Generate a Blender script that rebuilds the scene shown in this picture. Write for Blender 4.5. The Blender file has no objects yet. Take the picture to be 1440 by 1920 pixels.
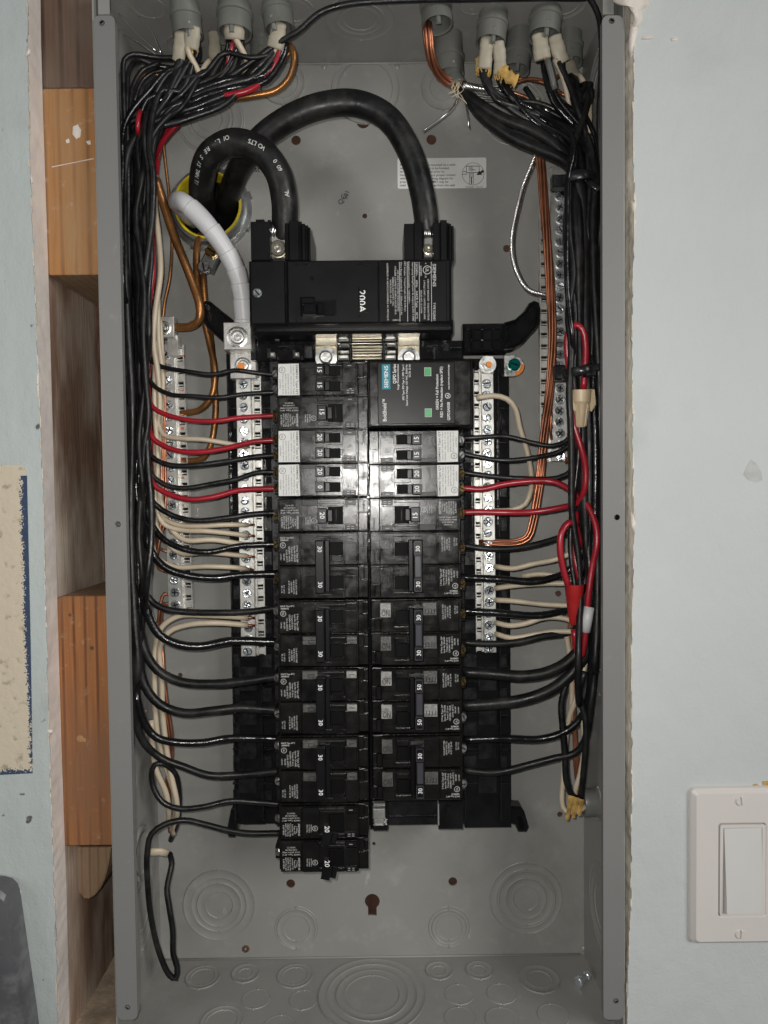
import bpy, math, random
from mathutils import Vector, Matrix
R = random.Random(7)
SC = bpy.context.scene
COL = SC.collection

# ------------------------------------------------------------------ camera
CX, CD = 0.01201, 0.50365
PIT, YAW, ROL = -0.03214, -0.00332, 0.01113
F = 1331.0
def _rot(p, y, r):
    return Matrix.Rotation(y, 3, 'Z') @ Matrix.Rotation(p, 3, 'X') @ Matrix.Rotation(r, 3, 'Y')
RM = _rot(PIT, YAW, ROL)
cam = bpy.data.cameras.new('camera'); co = bpy.data.objects.new('camera', cam); COL.objects.link(co)
base = Matrix(((1, 0, 0), (0, 0, -1), (0, 1, 0)))      # camera looks along +Y
co.matrix_world = Matrix.Translation((CX, -CD, 0)) @ (RM @ base).to_4x4()
cam.sensor_fit = 'VERTICAL'; cam.sensor_height = 36.0; cam.sensor_width = 27.0
cam.lens = F / 1920 * 36.0
cam.clip_start = 0.01; cam.clip_end = 20
SC.camera = co

# ------------------------------------------------------------------ light
w = bpy.data.worlds.new("World"); SC.world = w; w.use_nodes = True
bg = w.node_tree.nodes['Background']
bg.inputs[0].default_value = (0.93, 0.97, 1.0, 1); bg.inputs[1].default_value = 0.045
def lamp(kind, name, loc, energy, size, col=(1, 1, 1), target=None):
    l = bpy.data.lights.new(name, kind); l.energy = energy; l.color = col
    if kind == 'AREA': l.size = size
    else: l.shadow_soft_size = size
    o = bpy.data.objects.new(name, l); COL.objects.link(o); o.location = loc
    if target is not None:
        o.rotation_euler = (Vector(target) - Vector(loc)).to_track_quat('-Z', 'Y').to_euler()
    return o
lamp('POINT', 'flash', (0.000, -0.505, 0.014), 6.3, 0.0045, (1.0, 0.975, 0.93))
lamp('AREA', 'room_fill_lamp', (1.5, -1.6, 0.50), 23.0, 0.9, (1.0, 0.99, 0.975), (0, 0, 0))
lamp('AREA', 'room_fill_lamp', (-1.5, -1.7, 0.3), 6.5, 0.9, (1.0, 0.99, 0.975), (0, 0, 0))  # added weak fill from the left, not a known lamp of the room
SC.view_settings.view_transform = 'Standard'
SC.view_settings.look = 'None'
SC.view_settings.exposure = 0.07
SC.view_settings.gamma = 1.0
SC.cycles.max_bounces = 6

# ------------------------------------------------------------------ pixel ray -> point at depth y
def B(px, py, y):
    d = RM @ Vector(((px - 720) / F, 1.0, (960 - py) / F))
    t = (y + CD) / d.y
    return Vector((CX + d.x * t, y, d.z * t))
def mpp(y): return (CD + y) / F                        # metres per photo pixel at depth y

# ------------------------------------------------------------------ materials
def mat(name, col, rough=0.5, metal=0.0, spec=0.5, var=0.0, vscale=60, bump=0.0, bscale=200, coat=0.0, col2=None, stretch=None, rvar=0.0, patch=0.5, emis=0):
    m = bpy.data.materials.new(name); m.use_nodes = True
    nt = m.node_tree; n = nt.nodes; L = nt.links; p = n['Principled BSDF']
    p.inputs['Base Color'].default_value = (*col, 1); p.inputs['Roughness'].default_value = rough
    p.inputs['Metallic'].default_value = metal; p.inputs['Specular IOR Level'].default_value = spec
    p.inputs['Coat Weight'].default_value = coat; p.inputs['Coat Roughness'].default_value = 0.12
    tc = n.new('ShaderNodeNewGeometry'); mp = n.new('ShaderNodeMapping')
    L.new(tc.outputs['Position'], mp.inputs['Vector'])
    if stretch: mp.inputs['Scale'].default_value = stretch
    if var or col2:
        no = n.new('ShaderNodeTexNoise'); no.inputs['Scale'].default_value = vscale; no.inputs['Detail'].default_value = 6
        L.new(mp.outputs[0], no.inputs['Vector'])
        cr = n.new('ShaderNodeValToRGB'); L.new(no.outputs[0], cr.inputs[0])
        c2 = col2 or tuple(max(0, c * (1 - var)) for c in col); c1 = col if col2 else tuple(c * (1 + var) for c in col)
        cr.color_ramp.elements[0].position = patch - 0.16; cr.color_ramp.elements[1].position = patch + 0.16
        cr.color_ramp.elements[0].color = (*c2, 1); cr.color_ramp.elements[1].color = (*c1, 1)
        L.new(cr.outputs[0], p.inputs['Base Color'])
    if rvar:
        n3 = n.new('ShaderNodeTexNoise'); n3.inputs['Scale'].default_value = vscale * 2; n3.inputs['Detail'].default_value = 5
        L.new(mp.outputs[0], n3.inputs['Vector'])
        mr = n.new('ShaderNodeMapRange'); mr.inputs[1].default_value = 0.3; mr.inputs[2].default_value = 0.7
        mr.inputs[3].default_value = max(0.03, rough - rvar); mr.inputs[4].default_value = min(1, rough + rvar)
        L.new(n3.outputs[0], mr.inputs[0]); L.new(mr.outputs[0], p.inputs['Roughness'])
    if bump:
        n2 = n.new('ShaderNodeTexNoise'); n2.inputs['Scale'].default_value = bscale; n2.inputs['Detail'].default_value = 4
        L.new(mp.outputs[0], n2.inputs['Vector'])
        bm = n.new('ShaderNodeBump'); bm.inputs['Strength'].default_value = 1.0; bm.inputs['Distance'].default_value = bump
        L.new(n2.outputs[0], bm.inputs['Height']); L.new(bm.outputs[0], p.inputs['Normal'])
    return m

M = {}
M['grey'] = mat('grey_enamel', (0.262, 0.259, 0.243), 0.34, var=0.05, vscale=14, bump=0.00006, bscale=350, rvar=0.06)
M['grey2'] = mat('grey_flange_enamel', (0.192, 0.191, 0.186), 0.42, var=0.03, vscale=9, bump=0.00004, bscale=300)
M['black'] = mat('black_plastic', (0.012, 0.012, 0.013), 0.30, var=0.3, vscale=90, bump=0.00008, bscale=900, rvar=0.1)
M['case'] = mat('breaker_plastic', (0.0085, 0.008, 0.0076), 0.225, spec=0.5, var=0.25, vscale=60, bump=0.00006, bscale=1300, rvar=0.09)
M['satin'] = mat('satin_black', (0.007, 0.007, 0.0075), 0.33, spec=.3, var=0.25, vscale=40, bump=0.00005, bscale=1500)
M['gloss'] = mat('glossy_plastic', (0.008, 0.008, 0.009), 0.14, var=0.3, vscale=80, bump=0.0009, bscale=70)
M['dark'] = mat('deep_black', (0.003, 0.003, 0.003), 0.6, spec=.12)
M['wblack'] = mat('black_insulation', (0.008, 0.008, 0.0085), 0.40, var=0.3, vscale=50, bump=0.0006, bscale=130, rvar=0.16)
M['wglossy'] = mat('taped_insulation', (0.006, 0.006, 0.007), 0.23, var=0.3, vscale=50, bump=0.0013, bscale=70, rvar=.08)
M['wmatte'] = mat('matte_insulation', (0.0085, 0.0085, 0.0085), 0.42, spec=.3, var=0.35, vscale=50, bump=0.0004, bscale=120, rvar=.12)
M['wred'] = mat('red_insulation', (0.30, 0.012, 0.022), 0.3, var=0.15, vscale=60, bump=0.0001, bscale=200)
M['wwhite'] = mat('cream_insulation', (0.50, 0.42, 0.31), 0.4, var=0.12, vscale=40, bump=0.0001, bscale=200)
M['copper'] = mat('bare_copper', (0.40, 0.155, 0.085), 0.36, metal=0.8, var=0.3, vscale=60)
M['copper2'] = mat('brown_copper', (0.30, 0.135, 0.045), 0.34, metal=0.65, var=0.35, vscale=45, bump=0.0002, bscale=300)
M['alum'] = mat('aluminium_strand', (0.75, 0.75, 0.73), 0.28, metal=1.0, var=0.1, bump=0.0001)
M['zinc'] = mat('zinc_plate', (0.66, 0.66, 0.64), 0.36, metal=1.0, var=0.18, vscale=70, bump=0.0002, bscale=400, rvar=0.1)
M['tinbar'] = mat('tin_bar', (0.66, 0.65, 0.61), 0.38, metal=0.78, var=0.16, vscale=120, bump=0.00012, bscale=500)
M['screw'] = mat('screw_steel', (0.68, 0.72, 0.75), 0.24, metal=0.85, var=0.3, vscale=200, bump=0.0006, bscale=300)
M['brass'] = mat('brass', (0.62, 0.42, 0.16), 0.25, metal=1.0, var=0.3, vscale=100)
M['bus'] = mat('bus_aluminium', (0.58, 0.53, 0.42), 0.30, metal=0.92, var=0.15, vscale=80, bump=0.0001, bscale=500)
M['white'] = mat('white_sticker', (0.60, 0.60, 0.575), 0.55, var=0.04)
M['ink'] = mat('black_ink', (0.03, 0.03, 0.03), 0.6)
M['print'] = mat('white_print', (0.78, 0.78, 0.76), 0.6)
M['printdim'] = mat('worn_print', (0.50, 0.50, 0.48), 0.6)
M['tape'] = mat('white_tape', (0.56, 0.56, 0.565), 0.42, var=0.06, vscale=30, bump=0.0003, bscale=90)
M['cgrey'] = mat('grey_pvc', (0.14, 0.142, 0.13), 0.35, var=0.12, vscale=40, bump=0.0001, bscale=200)
M['sheath'] = mat('cream_sheath', (0.36, 0.325, 0.25), 0.5, var=0.15, vscale=60, bump=0.0003, bscale=200)
M['paper'] = mat('kraft_paper', (0.42, 0.26, 0.07), 0.8, var=0.4, vscale=150, bump=0.001, bscale=300)
M['yellow'] = mat('yellow_bushing', (0.55, 0.43, 0.02), 0.4, var=0.25, vscale=80)
M['cast'] = mat('die_cast_zinc', (0.36, 0.37, 0.36), 0.32, metal=0.85, var=0.3, vscale=60, bump=0.0006, bscale=120)
M['teal'] = mat('teal_print', (0.0, 0.19, 0.26), 0.5)
M['green'] = mat('green_window', (0.07, 0.34, 0.13), 0.3)
M['greenscrew'] = mat('green_screw', (0.0, 0.22, 0.18), 0.18, metal=0.7, bump=0.0004, bscale=300)
M['orange'] = mat('orange_paint', (0.75, 0.22, 0.02), 0.5)
M['tannut'] = mat('tan_nut', (0.50, 0.39, 0.25), 0.42, var=0.08, vscale=60)
M['rednut'] = mat('red_nut', (0.34, 0.016, 0.016), 0.35, var=0.08)
M['hole'] = mat('brown_backing', (0.10, 0.045, 0.028), 0.8, var=0.4, vscale=60)
M['gypsum'] = mat('gypsum_edge', (0.74, 0.67, 0.615), 0.9, var=0.07, vscale=30, bump=0.0005, bscale=150)
M['gypsum2'] = mat('torn_paper_edge', (0.58, 0.53, 0.45), 0.9, var=0.3, vscale=60, bump=0.002, bscale=160, stretch=(1, 1, 0.3))
M['plaster'] = mat('plaster_lump', (0.66, 0.60, 0.54), 0.85, var=0.12, vscale=70, bump=0.002, bscale=90)
M['plate'] = mat('almond_plate', (0.61, 0.575, 0.545), 0.36, var=0.02, vscale=10, bump=0.00003)
M['rocker'] = mat('white_rocker', (0.60, 0.59, 0.57), 0.3, var=0.015, vscale=10)
M['tool'] = mat('dull_grey_metal', (0.10, 0.10, 0.107), 0.45, var=0.2, vscale=22, bump=0.0004, bscale=40)
M['bluepen'] = mat('dark_outline', (0.05, 0.05, 0.05), 0.6)

def wood(name, c1, c2, scale, rough=0.7, knots=0.0, dirt=None, lines=1.0):
    m = bpy.data.materials.new(name); m.use_nodes = True
    nt = m.node_tree; n = nt.nodes; L = nt.links; p = n['Principled BSDF']; p.inputs['Roughness'].default_value = rough
    g = n.new('ShaderNodeNewGeometry'); mp = n.new('ShaderNodeMapping'); mp.inputs['Scale'].default_value = (1, 1, 0.06)
    L.new(g.outputs['Position'], mp.inputs[0])
    wv = n.new('ShaderNodeTexWave'); wv.wave_type = 'BANDS'; wv.bands_direction = 'X'
    wv.inputs['Scale'].default_value = scale; wv.inputs['Distortion'].default_value = 1.3; wv.inputs['Detail'].default_value = 3
    wv.inputs['Detail Scale'].default_value = 1.2
    L.new(mp.outputs[0], wv.inputs['Vector'])
    cr = n.new('ShaderNodeValToRGB'); L.new(wv.outputs[0], cr.inputs[0])
    cr.color_ramp.elements[0].color = (*c2, 1); cr.color_ramp.elements[1].color = (*c1, 1)
    cr.color_ramp.elements[0].position = 0.0; cr.color_ramp.elements[1].position = 0.24
    mp2 = n.new('ShaderNodeMapping'); mp2.inputs['Scale'].default_value = (1, 1, 0.05); L.new(g.outputs['Position'], mp2.inputs[0])
    no = n.new('ShaderNodeTexNoise'); no.inputs['Scale'].default_value = 420; no.inputs['Detail'].default_value = 8; L.new(mp2.outputs[0], no.inputs['Vector'])
    mx = n.new('ShaderNodeMixRGB'); mx.blend_type = 'OVERLAY'; mx.inputs[0].default_value = 0.38
    L.new(cr.outputs[0], mx.inputs[1]); L.new(no.outputs[0], mx.inputs[2])
    last = mx
    if dirt:
        nd = n.new('ShaderNodeTexNoise'); nd.inputs['Scale'].default_value = 26; nd.inputs['Detail'].default_value = 9
        mp3 = n.new('ShaderNodeMapping'); mp3.inputs['Scale'].default_value = (1, 1, 0.35); L.new(g.outputs['Position'], mp3.inputs[0]); L.new(mp3.outputs[0], nd.inputs['Vector'])
        rr = n.new('ShaderNodeValToRGB'); L.new(nd.outputs[0], rr.inputs[0]); rr.color_ramp.elements[0].position = 0.42; rr.color_ramp.elements[1].position = 0.70
        m2 = n.new('ShaderNodeMixRGB'); L.new(rr.outputs[0], m2.inputs[0]); L.new(last.outputs[0], m2.inputs[1]); m2.inputs[2].default_value = (*dirt, 1)
        last = m2
    L.new(last.outputs[0], p.inputs['Base Color'])
    bm = n.new('ShaderNodeBump'); bm.inputs['Distance'].default_value = 0.0006; L.new(no.outputs[0], bm.inputs['Height']); L.new(bm.outputs[0], p.inputs['Normal'])
    return m
M['fir'] = wood('orange_fir', (0.30, 0.118, 0.036), (0.13, 0.043, 0.015), 36, dirt=(0.22, 0.10, 0.045))
M['fir2'] = wood('pine_block', (0.36, 0.158, 0.046), (0.21, 0.080, 0.022), 30, dirt=(0.36, 0.21, 0.10))
M['oldwood'] = wood('grey_brown_stud', (0.36, 0.235, 0.165), (0.15, 0.085, 0.055), 15, dirt=(0.52, 0.44, 0.36))
M['endgrain'] = wood('end_grain', (0.25, 0.155, 0.085), (0.15, 0.085, 0.042), 50, dirt=(0.30, 0.21, 0.13))
M['dusty'] = mat('dusty_wood', (0.36, 0.28, 0.20), 0.9, var=0.3, vscale=60, bump=0.001, bscale=200)

def dust(m, col, scale, lo, hi, amt, st=(1, 1, 1)):
    nt = m.node_tree; n = nt.nodes; L = nt.links; p = n['Principled BSDF']
    src = p.inputs['Base Color'].links[0].from_socket
    g = n.new('ShaderNodeNewGeometry'); mp = n.new('ShaderNodeMapping'); mp.inputs['Scale'].default_value = st; L.new(g.outputs['Position'], mp.inputs[0])
    no = n.new('ShaderNodeTexNoise'); no.inputs['Scale'].default_value = scale; no.inputs['Detail'].default_value = 9; no.inputs['Roughness'].default_value = .65; L.new(mp.outputs[0], no.inputs['Vector'])
    cr = n.new('ShaderNodeValToRGB'); L.new(no.outputs[0], cr.inputs[0]); cr.color_ramp.elements[0].position = lo; cr.color_ramp.elements[1].position = hi
    cr.color_ramp.elements[0].color = (0, 0, 0, 1); cr.color_ramp.elements[1].color = (amt, amt, amt, 1)
    mx = n.new('ShaderNodeMixRGB'); L.new(cr.outputs[0], mx.inputs[0]); L.new(src, mx.inputs[1]); mx.inputs[2].default_value = (*col, 1); L.new(mx.outputs[0], p.inputs['Base Color'])
dust(M['grey'], (0.38, 0.37, 0.33), 30, .56, .74, .55)
dust(M['grey'], (0.13, 0.13, 0.105), 8, .52, .70, .45)
dust(M['grey'], (0.42, 0.41, 0.38), 90, .66, .72, .6, (1, 1, .35))
dust(M['grey2'], (0.33, 0.32, 0.30), 60, .62, .74, .5)
dust(M['wmatte'], (0.035, 0.034, 0.032), 60, .5, .7, .7)
dust(M['fir'], (0.40, 0.27, 0.17), 120, .60, .72, .5)
dust(M['fir2'], (0.50, 0.40, 0.30), 80, .60, .70, .5)
dust(M['plate'], (0.46, 0.42, 0.37), 40, .60, .80, .4)
dust(M['tool'], (0.22, 0.22, 0.22), 50, .5, .7, .6)
def wallmat(name, base, dirtcol, lo=0.60):
    m = bpy.data.materials.new(name); m.use_nodes = True
    nt = m.node_tree; n = nt.nodes; L = nt.links; p = n['Principled BSDF']; p.inputs['Roughness'].default_value = 0.62
    p.inputs['Specular IOR Level'].default_value = 0.3
    g = n.new('ShaderNodeNewGeometry')
    def noise(s, d=5, st=None):
        x = n.new('ShaderNodeTexNoise'); x.inputs['Scale'].default_value = s; x.inputs['Detail'].default_value = d
        if st:
            mp = n.new('ShaderNodeMapping'); mp.inputs['Scale'].default_value = st; L.new(g.outputs['Position'], mp.inputs[0]); L.new(mp.outputs[0], x.inputs['Vector'])
        else: L.new(g.outputs['Position'], x.inputs['Vector'])
        return x
    def ramp(src, a, b, c0, c1):
        r = n.new('ShaderNodeValToRGB'); L.new(src.outputs[0], r.inputs[0])
        r.color_ramp.elements[0].position = a; r.color_ramp.elements[1].position = b
        r.color_ramp.elements[0].color = (*c0, 1); r.color_ramp.elements[1].color = (*c1, 1); return r
    a = ramp(noise(5, 4), 0.3, 0.7, tuple(c * 0.95 for c in base), tuple(min(1, c * 1.04) for c in base))
    s = ramp(noise(75, 3), lo + 0.12, lo + 0.15, (0, 0, 0), (1, 1, 1))
    s2 = ramp(noise(9, 8), lo, lo + 0.16, (0, 0, 0), (0.55, 0.55, 0.55))
    m1 = n.new('ShaderNodeMixRGB'); L.new(s2.outputs[0], m1.inputs[0]); L.new(a.outputs[0], m1.inputs[1]); m1.inputs[2].default_value = (*dirtcol, 1)
    m2 = n.new('ShaderNodeMixRGB'); L.new(s.outputs[0], m2.inputs[0]); L.new(m1.outputs[0], m2.inputs[1]); m2.inputs[2].default_value = (*(c * 0.35 for c in dirtcol), 1)
    L.new(m2.outputs[0], p.inputs['Base Color'])
    b1 = n.new('ShaderNodeBump'); b1.inputs['Distance'].default_value = 0.0016; L.new(noise(55, 5, (1, 1, 0.6)).outputs[0], b1.inputs['Height'])
    b2 = n.new('ShaderNodeBump'); b2.inputs['Distance'].default_value = 0.00022; L.new(noise(520, 3).outputs[0], b2.inputs['Height']); L.new(b1.outputs[0], b2.inputs['Normal'])
    L.new(b2.outputs[0], p.inputs['Normal'])
    return m
M['wallR'] = wallmat('pale_blue_paint', (0.49, 0.515, 0.508), (0.38, 0.395, 0.38), 0.62)
M['wallL'] = wallmat('worn_blue_paint', (0.43, 0.470, 0.462), (0.29, 0.30, 0.27), 0.56)

# ------------------------------------------------------------------ mesh helpers
def link(name, verts, faces, m, parent=None, smooth=False, loc=None, mats=None, midx=None):
    me = bpy.data.meshes.new(name); me.from_pydata([tuple(v) for v in verts], [], faces); me.update()
    for x in (mats or [m]): me.materials.append(M[x] if isinstance(x, str) else x)
    if midx: me.polygons.foreach_set('material_index', midx)
    if smooth: me.polygons.foreach_set('use_smooth', [True] * len(me.polygons))
    o = bpy.data.objects.new(name, me); COL.objects.link(o)
    if parent is not None:
        o.parent = parent
    if loc is not None: o.location = loc
    return o
def empty(name, loc=(0, 0, 0)):
    o = bpy.data.objects.new(name, None); COL.objects.link(o); o.location = loc; o.empty_display_size = 0.01; return o
def tag(o, label=None, cat=None, group=None, kind=None):
    if label: o['label'] = label
    if cat: o['category'] = cat
    if group: o['group'] = group
    if kind: o['kind'] = kind
    return o
def thing(name, label, cat, loc=(0, 0, 0), group=None):
    return tag(empty(name, loc), label, cat, group)
def rebase(o):
    """o holds world coordinates: make them relative to its parent's base"""
    if o.parent is not None:
        off = Vector((0, 0, 0)); p = o.parent
        while p is not None: off += p.location; p = p.parent
        o.data.transform(Matrix.Translation(-off))
    return o
class MB:
    def __init__(s): s.v = []; s.f = []; s.mi = []
    def add(s, v, f, mi=0):
        k = len(s.v); s.v += [Vector(x) for x in v]; s.f += [tuple(i + k for i in q) for q in f]; s.mi += [mi] * len(f); return s
    def box(s, x0, x1, z0, z1, y0, y1, c=0.0003, mi=0):
        """front face at y0 (towards the camera), back at y1, chamfered front edge"""
        c = min(c, (x1 - x0) * .3, (z1 - z0) * .3, (y1 - y0) * .5)
        v = [(x0, y1, z0), (x1, y1, z0), (x1, y1, z1), (x0, y1, z1), (x0, y0 + c, z0), (x1, y0 + c, z0), (x1, y0 + c, z1), (x0, y0 + c, z1),
             (x0 + c, y0, z0 + c), (x1 - c, y0, z0 + c), (x1 - c, y0, z1 - c), (x0 + c, y0, z1 - c)]
        f = [(0, 3, 2, 1)]
        for a in (0, 4):
            for i in range(4):
                j = (i + 1) % 4; f.append((a + i, a + j, a + 4 + j, a + 4 + i))
        f.append((8, 9, 10, 11)); return s.add(v, f, mi)
    def prism(s, pts, y0, y1, mi=0, c=0.0):
        """pts: (x, z) outline; front y0, back y1"""
        n = len(pts)
        ar = sum(pts[i][0] * pts[(i + 1) % n][1] - pts[(i + 1) % n][0] * pts[i][1] for i in range(n))
        if ar < 0: pts = pts[::-1]
        v = [(x, y1, z) for x, z in pts]; f = [tuple(range(n))[::-1]]
        if c:
            cx = sum(p[0] for p in pts) / n; cz = sum(p[1] for p in pts) / n
            v += [(x, y0 + c, z) for x, z in pts]
            for x, z in pts:
                d = math.hypot(cx - x, cz - z) or 1; v.append((x + (cx - x) / d * c * 1.3, y0, z + (cz - z) / d * c * 1.3))
            for a in (0, n):
                for i in range(n): j = (i + 1) % n; f.append((a + i, a + j, a + n + j, a + n + i))
            f.append(tuple(range(2 * n, 3 * n)))
        else:
            v += [(x, y0, z) for x, z in pts]
            for i in range(n): j = (i + 1) % n; f.append((i, j, n + j, n + i))
            f.append(tuple(range(n, 2 * n)))
        return s.add(v, f, mi)
    def lathe(s, prof, seg=20, cx=0, cz=0, y=0, axis='Y', mi=0, cap=True):
        """prof: (radius, y offset) from front centre outwards and back"""
        v = []; f = []; n = len(prof)
        for r, h in prof:
            for k in range(seg):
                a = 2 * math.pi * k / seg
                v.append((cx + r * math.cos(a), y + h, cz + r * math.sin(a)))
        for i in range(n - 1):
            for k in range(seg):
                j = (k + 1) % seg; f.append((i * seg + k, i * seg + j, (i + 1) * seg + j, (i + 1) * seg + k)[::-1])
        if cap and prof[0][0] > 0: f.append(tuple(range(seg)))
        return s.add(v, f, mi)
    def xf(s, mtx): s.v = [mtx @ x for x in s.v]; return s
    def build(s, name, m, parent=None, smooth=False, world=False, mats=None):
        o = link(name, s.v, s.f, m, parent, smooth, mats=mats, midx=s.mi if mats else None)
        if world: rebase(o)
        return o
def autosmooth(o, ang=35):
    me = o.data
    me.polygons.foreach_set('use_smooth', [True] * len(me.polygons))
    try: me.set_sharp_from_angle(angle=math.radians(ang))
    except Exception: pass
    return o
def pbox(mb, px0, py0, px1, py1, y0, y1, c=0.0003, mi=0):
    mx = (px0 + px1) / 2; my = (py0 + py1) / 2
    x0 = B(px0, my, y0).x; x1 = B(px1, my, y0).x; z0 = B(mx, py1, y0).z; z1 = B(mx, py0, y0).z
    return mb.box(x0, x1, z0, z1, y0, y1, c, mi)
def pprism(mb, pts, y0, y1, c=0.0, mi=0):
    return mb.prism([(B(a, b, y0).x, B(a, b, y0).z) for a, b in pts], y0, y1, mi, c)

def spline(P, step=0.003):
    """Catmull-Rom through points, sampled about every step metres"""
    P = [Vector(p) for p in P]
    if len(P) == 2: P = [P[0], P[0].lerp(P[1], .5), P[1]]
    Q = [P[0] * 2 - P[1]] + P + [P[-1] * 2 - P[-2]]
    out = []
    for i in range(1, len(Q) - 2):
        a, b, c, d = Q[i - 1:i + 3]
        n = max(2, int((c - b).length / step))
        t0 = 0; t1 = max((b - a).length, 1e-5) ** .5; t2 = t1 + max((c - b).length, 1e-5) ** .5; t3 = t2 + max((d - c).length, 1e-5) ** .5
        for k in range(n):
            t = t1 + (t2 - t1) * k / n
            A1 = a * ((t1 - t) / (t1 - t0)) + b * ((t - t0) / (t1 - t0)); A2 = b * ((t2 - t) / (t2 - t1)) + c * ((t - t1) / (t2 - t1)); A3 = c * ((t3 - t) / (t3 - t2)) + d * ((t - t2) / (t3 - t2))
            B1 = A1 * ((t2 - t) / (t2 - t0)) + A2 * ((t - t0) / (t2 - t0)); B2 = A2 * ((t3 - t) / (t3 - t1)) + A3 * ((t - t1) / (t3 - t1))
            out.append(B1 * ((t2 - t) / (t2 - t1)) + B2 * ((t - t1) / (t2 - t1)))
    out.append(P[-1]); return out
def frames(C):
    T = []
    for i in range(len(C)):
        T.append((C[min(i + 1, len(C) - 1)] - C[max(i - 1, 0)]).normalized())
    n = T[0].cross(Vector((0, 1, 0)))
    if n.length < .1: n = T[0].cross(Vector((1, 0, 0)))
    n.normalize(); N = [n]
    for i in range(1, len(C)):
        v = N[-1] - T[i] * N[-1].dot(T[i])
        v = v.normalized() if v.length > 1e-6 else N[-1]; N.append(v)
    return T, N
def tube(mb, C, r, seg=10, rf=None, flat=1.0, mi=0, off=None):
    T, N = frames(C); v = []; f = []; n = len(C)
    s = 0
    for i, c in enumerate(C):
        if i: s += (C[i] - C[i - 1]).length
        b = T[i].cross(N[i]); rr = r * (rf(s, i / (n - 1)) if rf else 1)
        cc = c
        if off: a, ph, tw = off; cc = c + N[i] * a * math.cos(ph + tw * s) + b * a * math.sin(ph + tw * s)
        for k in range(seg):
            q = 2 * math.pi * k / seg
            v.append(cc + N[i] * math.cos(q) * rr + b * math.sin(q) * rr * flat)
    for i in range(n - 1):
        for k in range(seg):
            j = (k + 1) % seg; f.append((i * seg + k, i * seg + j, (i + 1) * seg + j, (i + 1) * seg + k))
    f.append(tuple(range(seg))[::-1]); f.append(tuple(range((n - 1) * seg, n * seg)))
    return mb.add(v, f, mi)
WIRES = []
def wire(P, r, m, label, group=None, name='wire', cat='wire', seg=8, jitter=0.0, rf=None, step=0.004, flat=1.0, strip=None):
    """P: list of (px, py, depth). One insulated wire; strip = bare end length in metres"""
    pts = [B(*p) for p in P]
    C = spline(pts, step)
    if jitter:
        ph = R.random() * 6
        s = 0
        for i in range(1, len(C) - 1):
            s += (C[i] - C[i - 1]).length
            C[i] = C[i] + Vector((math.sin(s * 45 + ph), math.sin(s * 31 + ph * 2), math.sin(s * 52 + ph * 3))) * jitter
    mb = MB(); tube(mb, C, r, seg, rf, flat)
    base = C[-1].copy()
    o = link(name, [v - base for v in mb.v], mb.f, m, None, True, loc=base)
    tag(o, label, cat, group)
    if strip:
        d = (C[-1] - C[-3]).normalized()
        q = MB(); tube(q, [C[-1] - d * .001, C[-1] + d * strip / 2, C[-1] + d * strip], r * 0.55, 6)
        rebase(q.build('bare_end', 'copper', o, True))
    WIRES.append(o)
    return o

def textmesh(s, bold=False):
    c = bpy.data.curves.new('lettering', 'FONT'); c.body = s; c.size = 1; c.resolution_u = 2
    if bold: c.offset = 0.010
    else: c.offset = 0.005
    o = bpy.data.objects.new('t', c); COL.objects.link(o)
    dg = bpy.context.evaluated_depsgraph_get(); dg.update()
    me = bpy.data.meshes.new_from_object(o.evaluated_get(dg))
    vs = [v.co.copy() for v in me.vertices]; fs = [tuple(p.vertices) for p in me.polygons]
    bpy.data.objects.remove(o); bpy.data.meshes.remove(me); bpy.data.curves.remove(c)
    return vs, fs
_tc = {}
def text(mb, s, x, z, y, h, rd=(1, 0), w=None, bold=False, mi=0, align='c'):
    """adds lettering in the XZ plane: centre (x, z), cap height h, reading direction rd, fitted to width w"""
    key = (s, bold)
    if key not in _tc: _tc[key] = textmesh(s, bold)
    vs, fs = _tc[key]
    if not vs: return mb
    x0 = min(v.x for v in vs); x1 = max(v.x for v in vs); y0 = 0.0; y1 = 0.72
    sy = h / 0.70; sx = sy if w is None else w / max(x1 - x0, 1e-6)
    ux, uz = -rd[1], rd[0]
    cxx = (x0 + x1) / 2 if align == 'c' else x0
    out = []
    for v in vs:
        a = (v.x - cxx) * sx; b = (v.y - 0.35) * sy
        out.append((x + rd[0] * a + ux * b, y, z + rd[1] * a + uz * b))
    return mb.add(out, [f for f in fs], mi)
DN = (0, -1); UP = (0, 1)
def ring(mb, cx, cz, y, r, t, seg=20, mi=0):
    v = []; f = []
    for k in range(seg):
        a = 2 * math.pi * k / seg
        v += [(cx + r * math.cos(a), y, cz + r * math.sin(a)), (cx + (r - t) * math.cos(a), y, cz + (r - t) * math.sin(a))]
    for k in range(seg):
        j = (k + 1) % seg; f.append((2 * k, 2 * j, 2 * j + 1, 2 * k + 1))
    return mb.add(v, f, mi)

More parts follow.
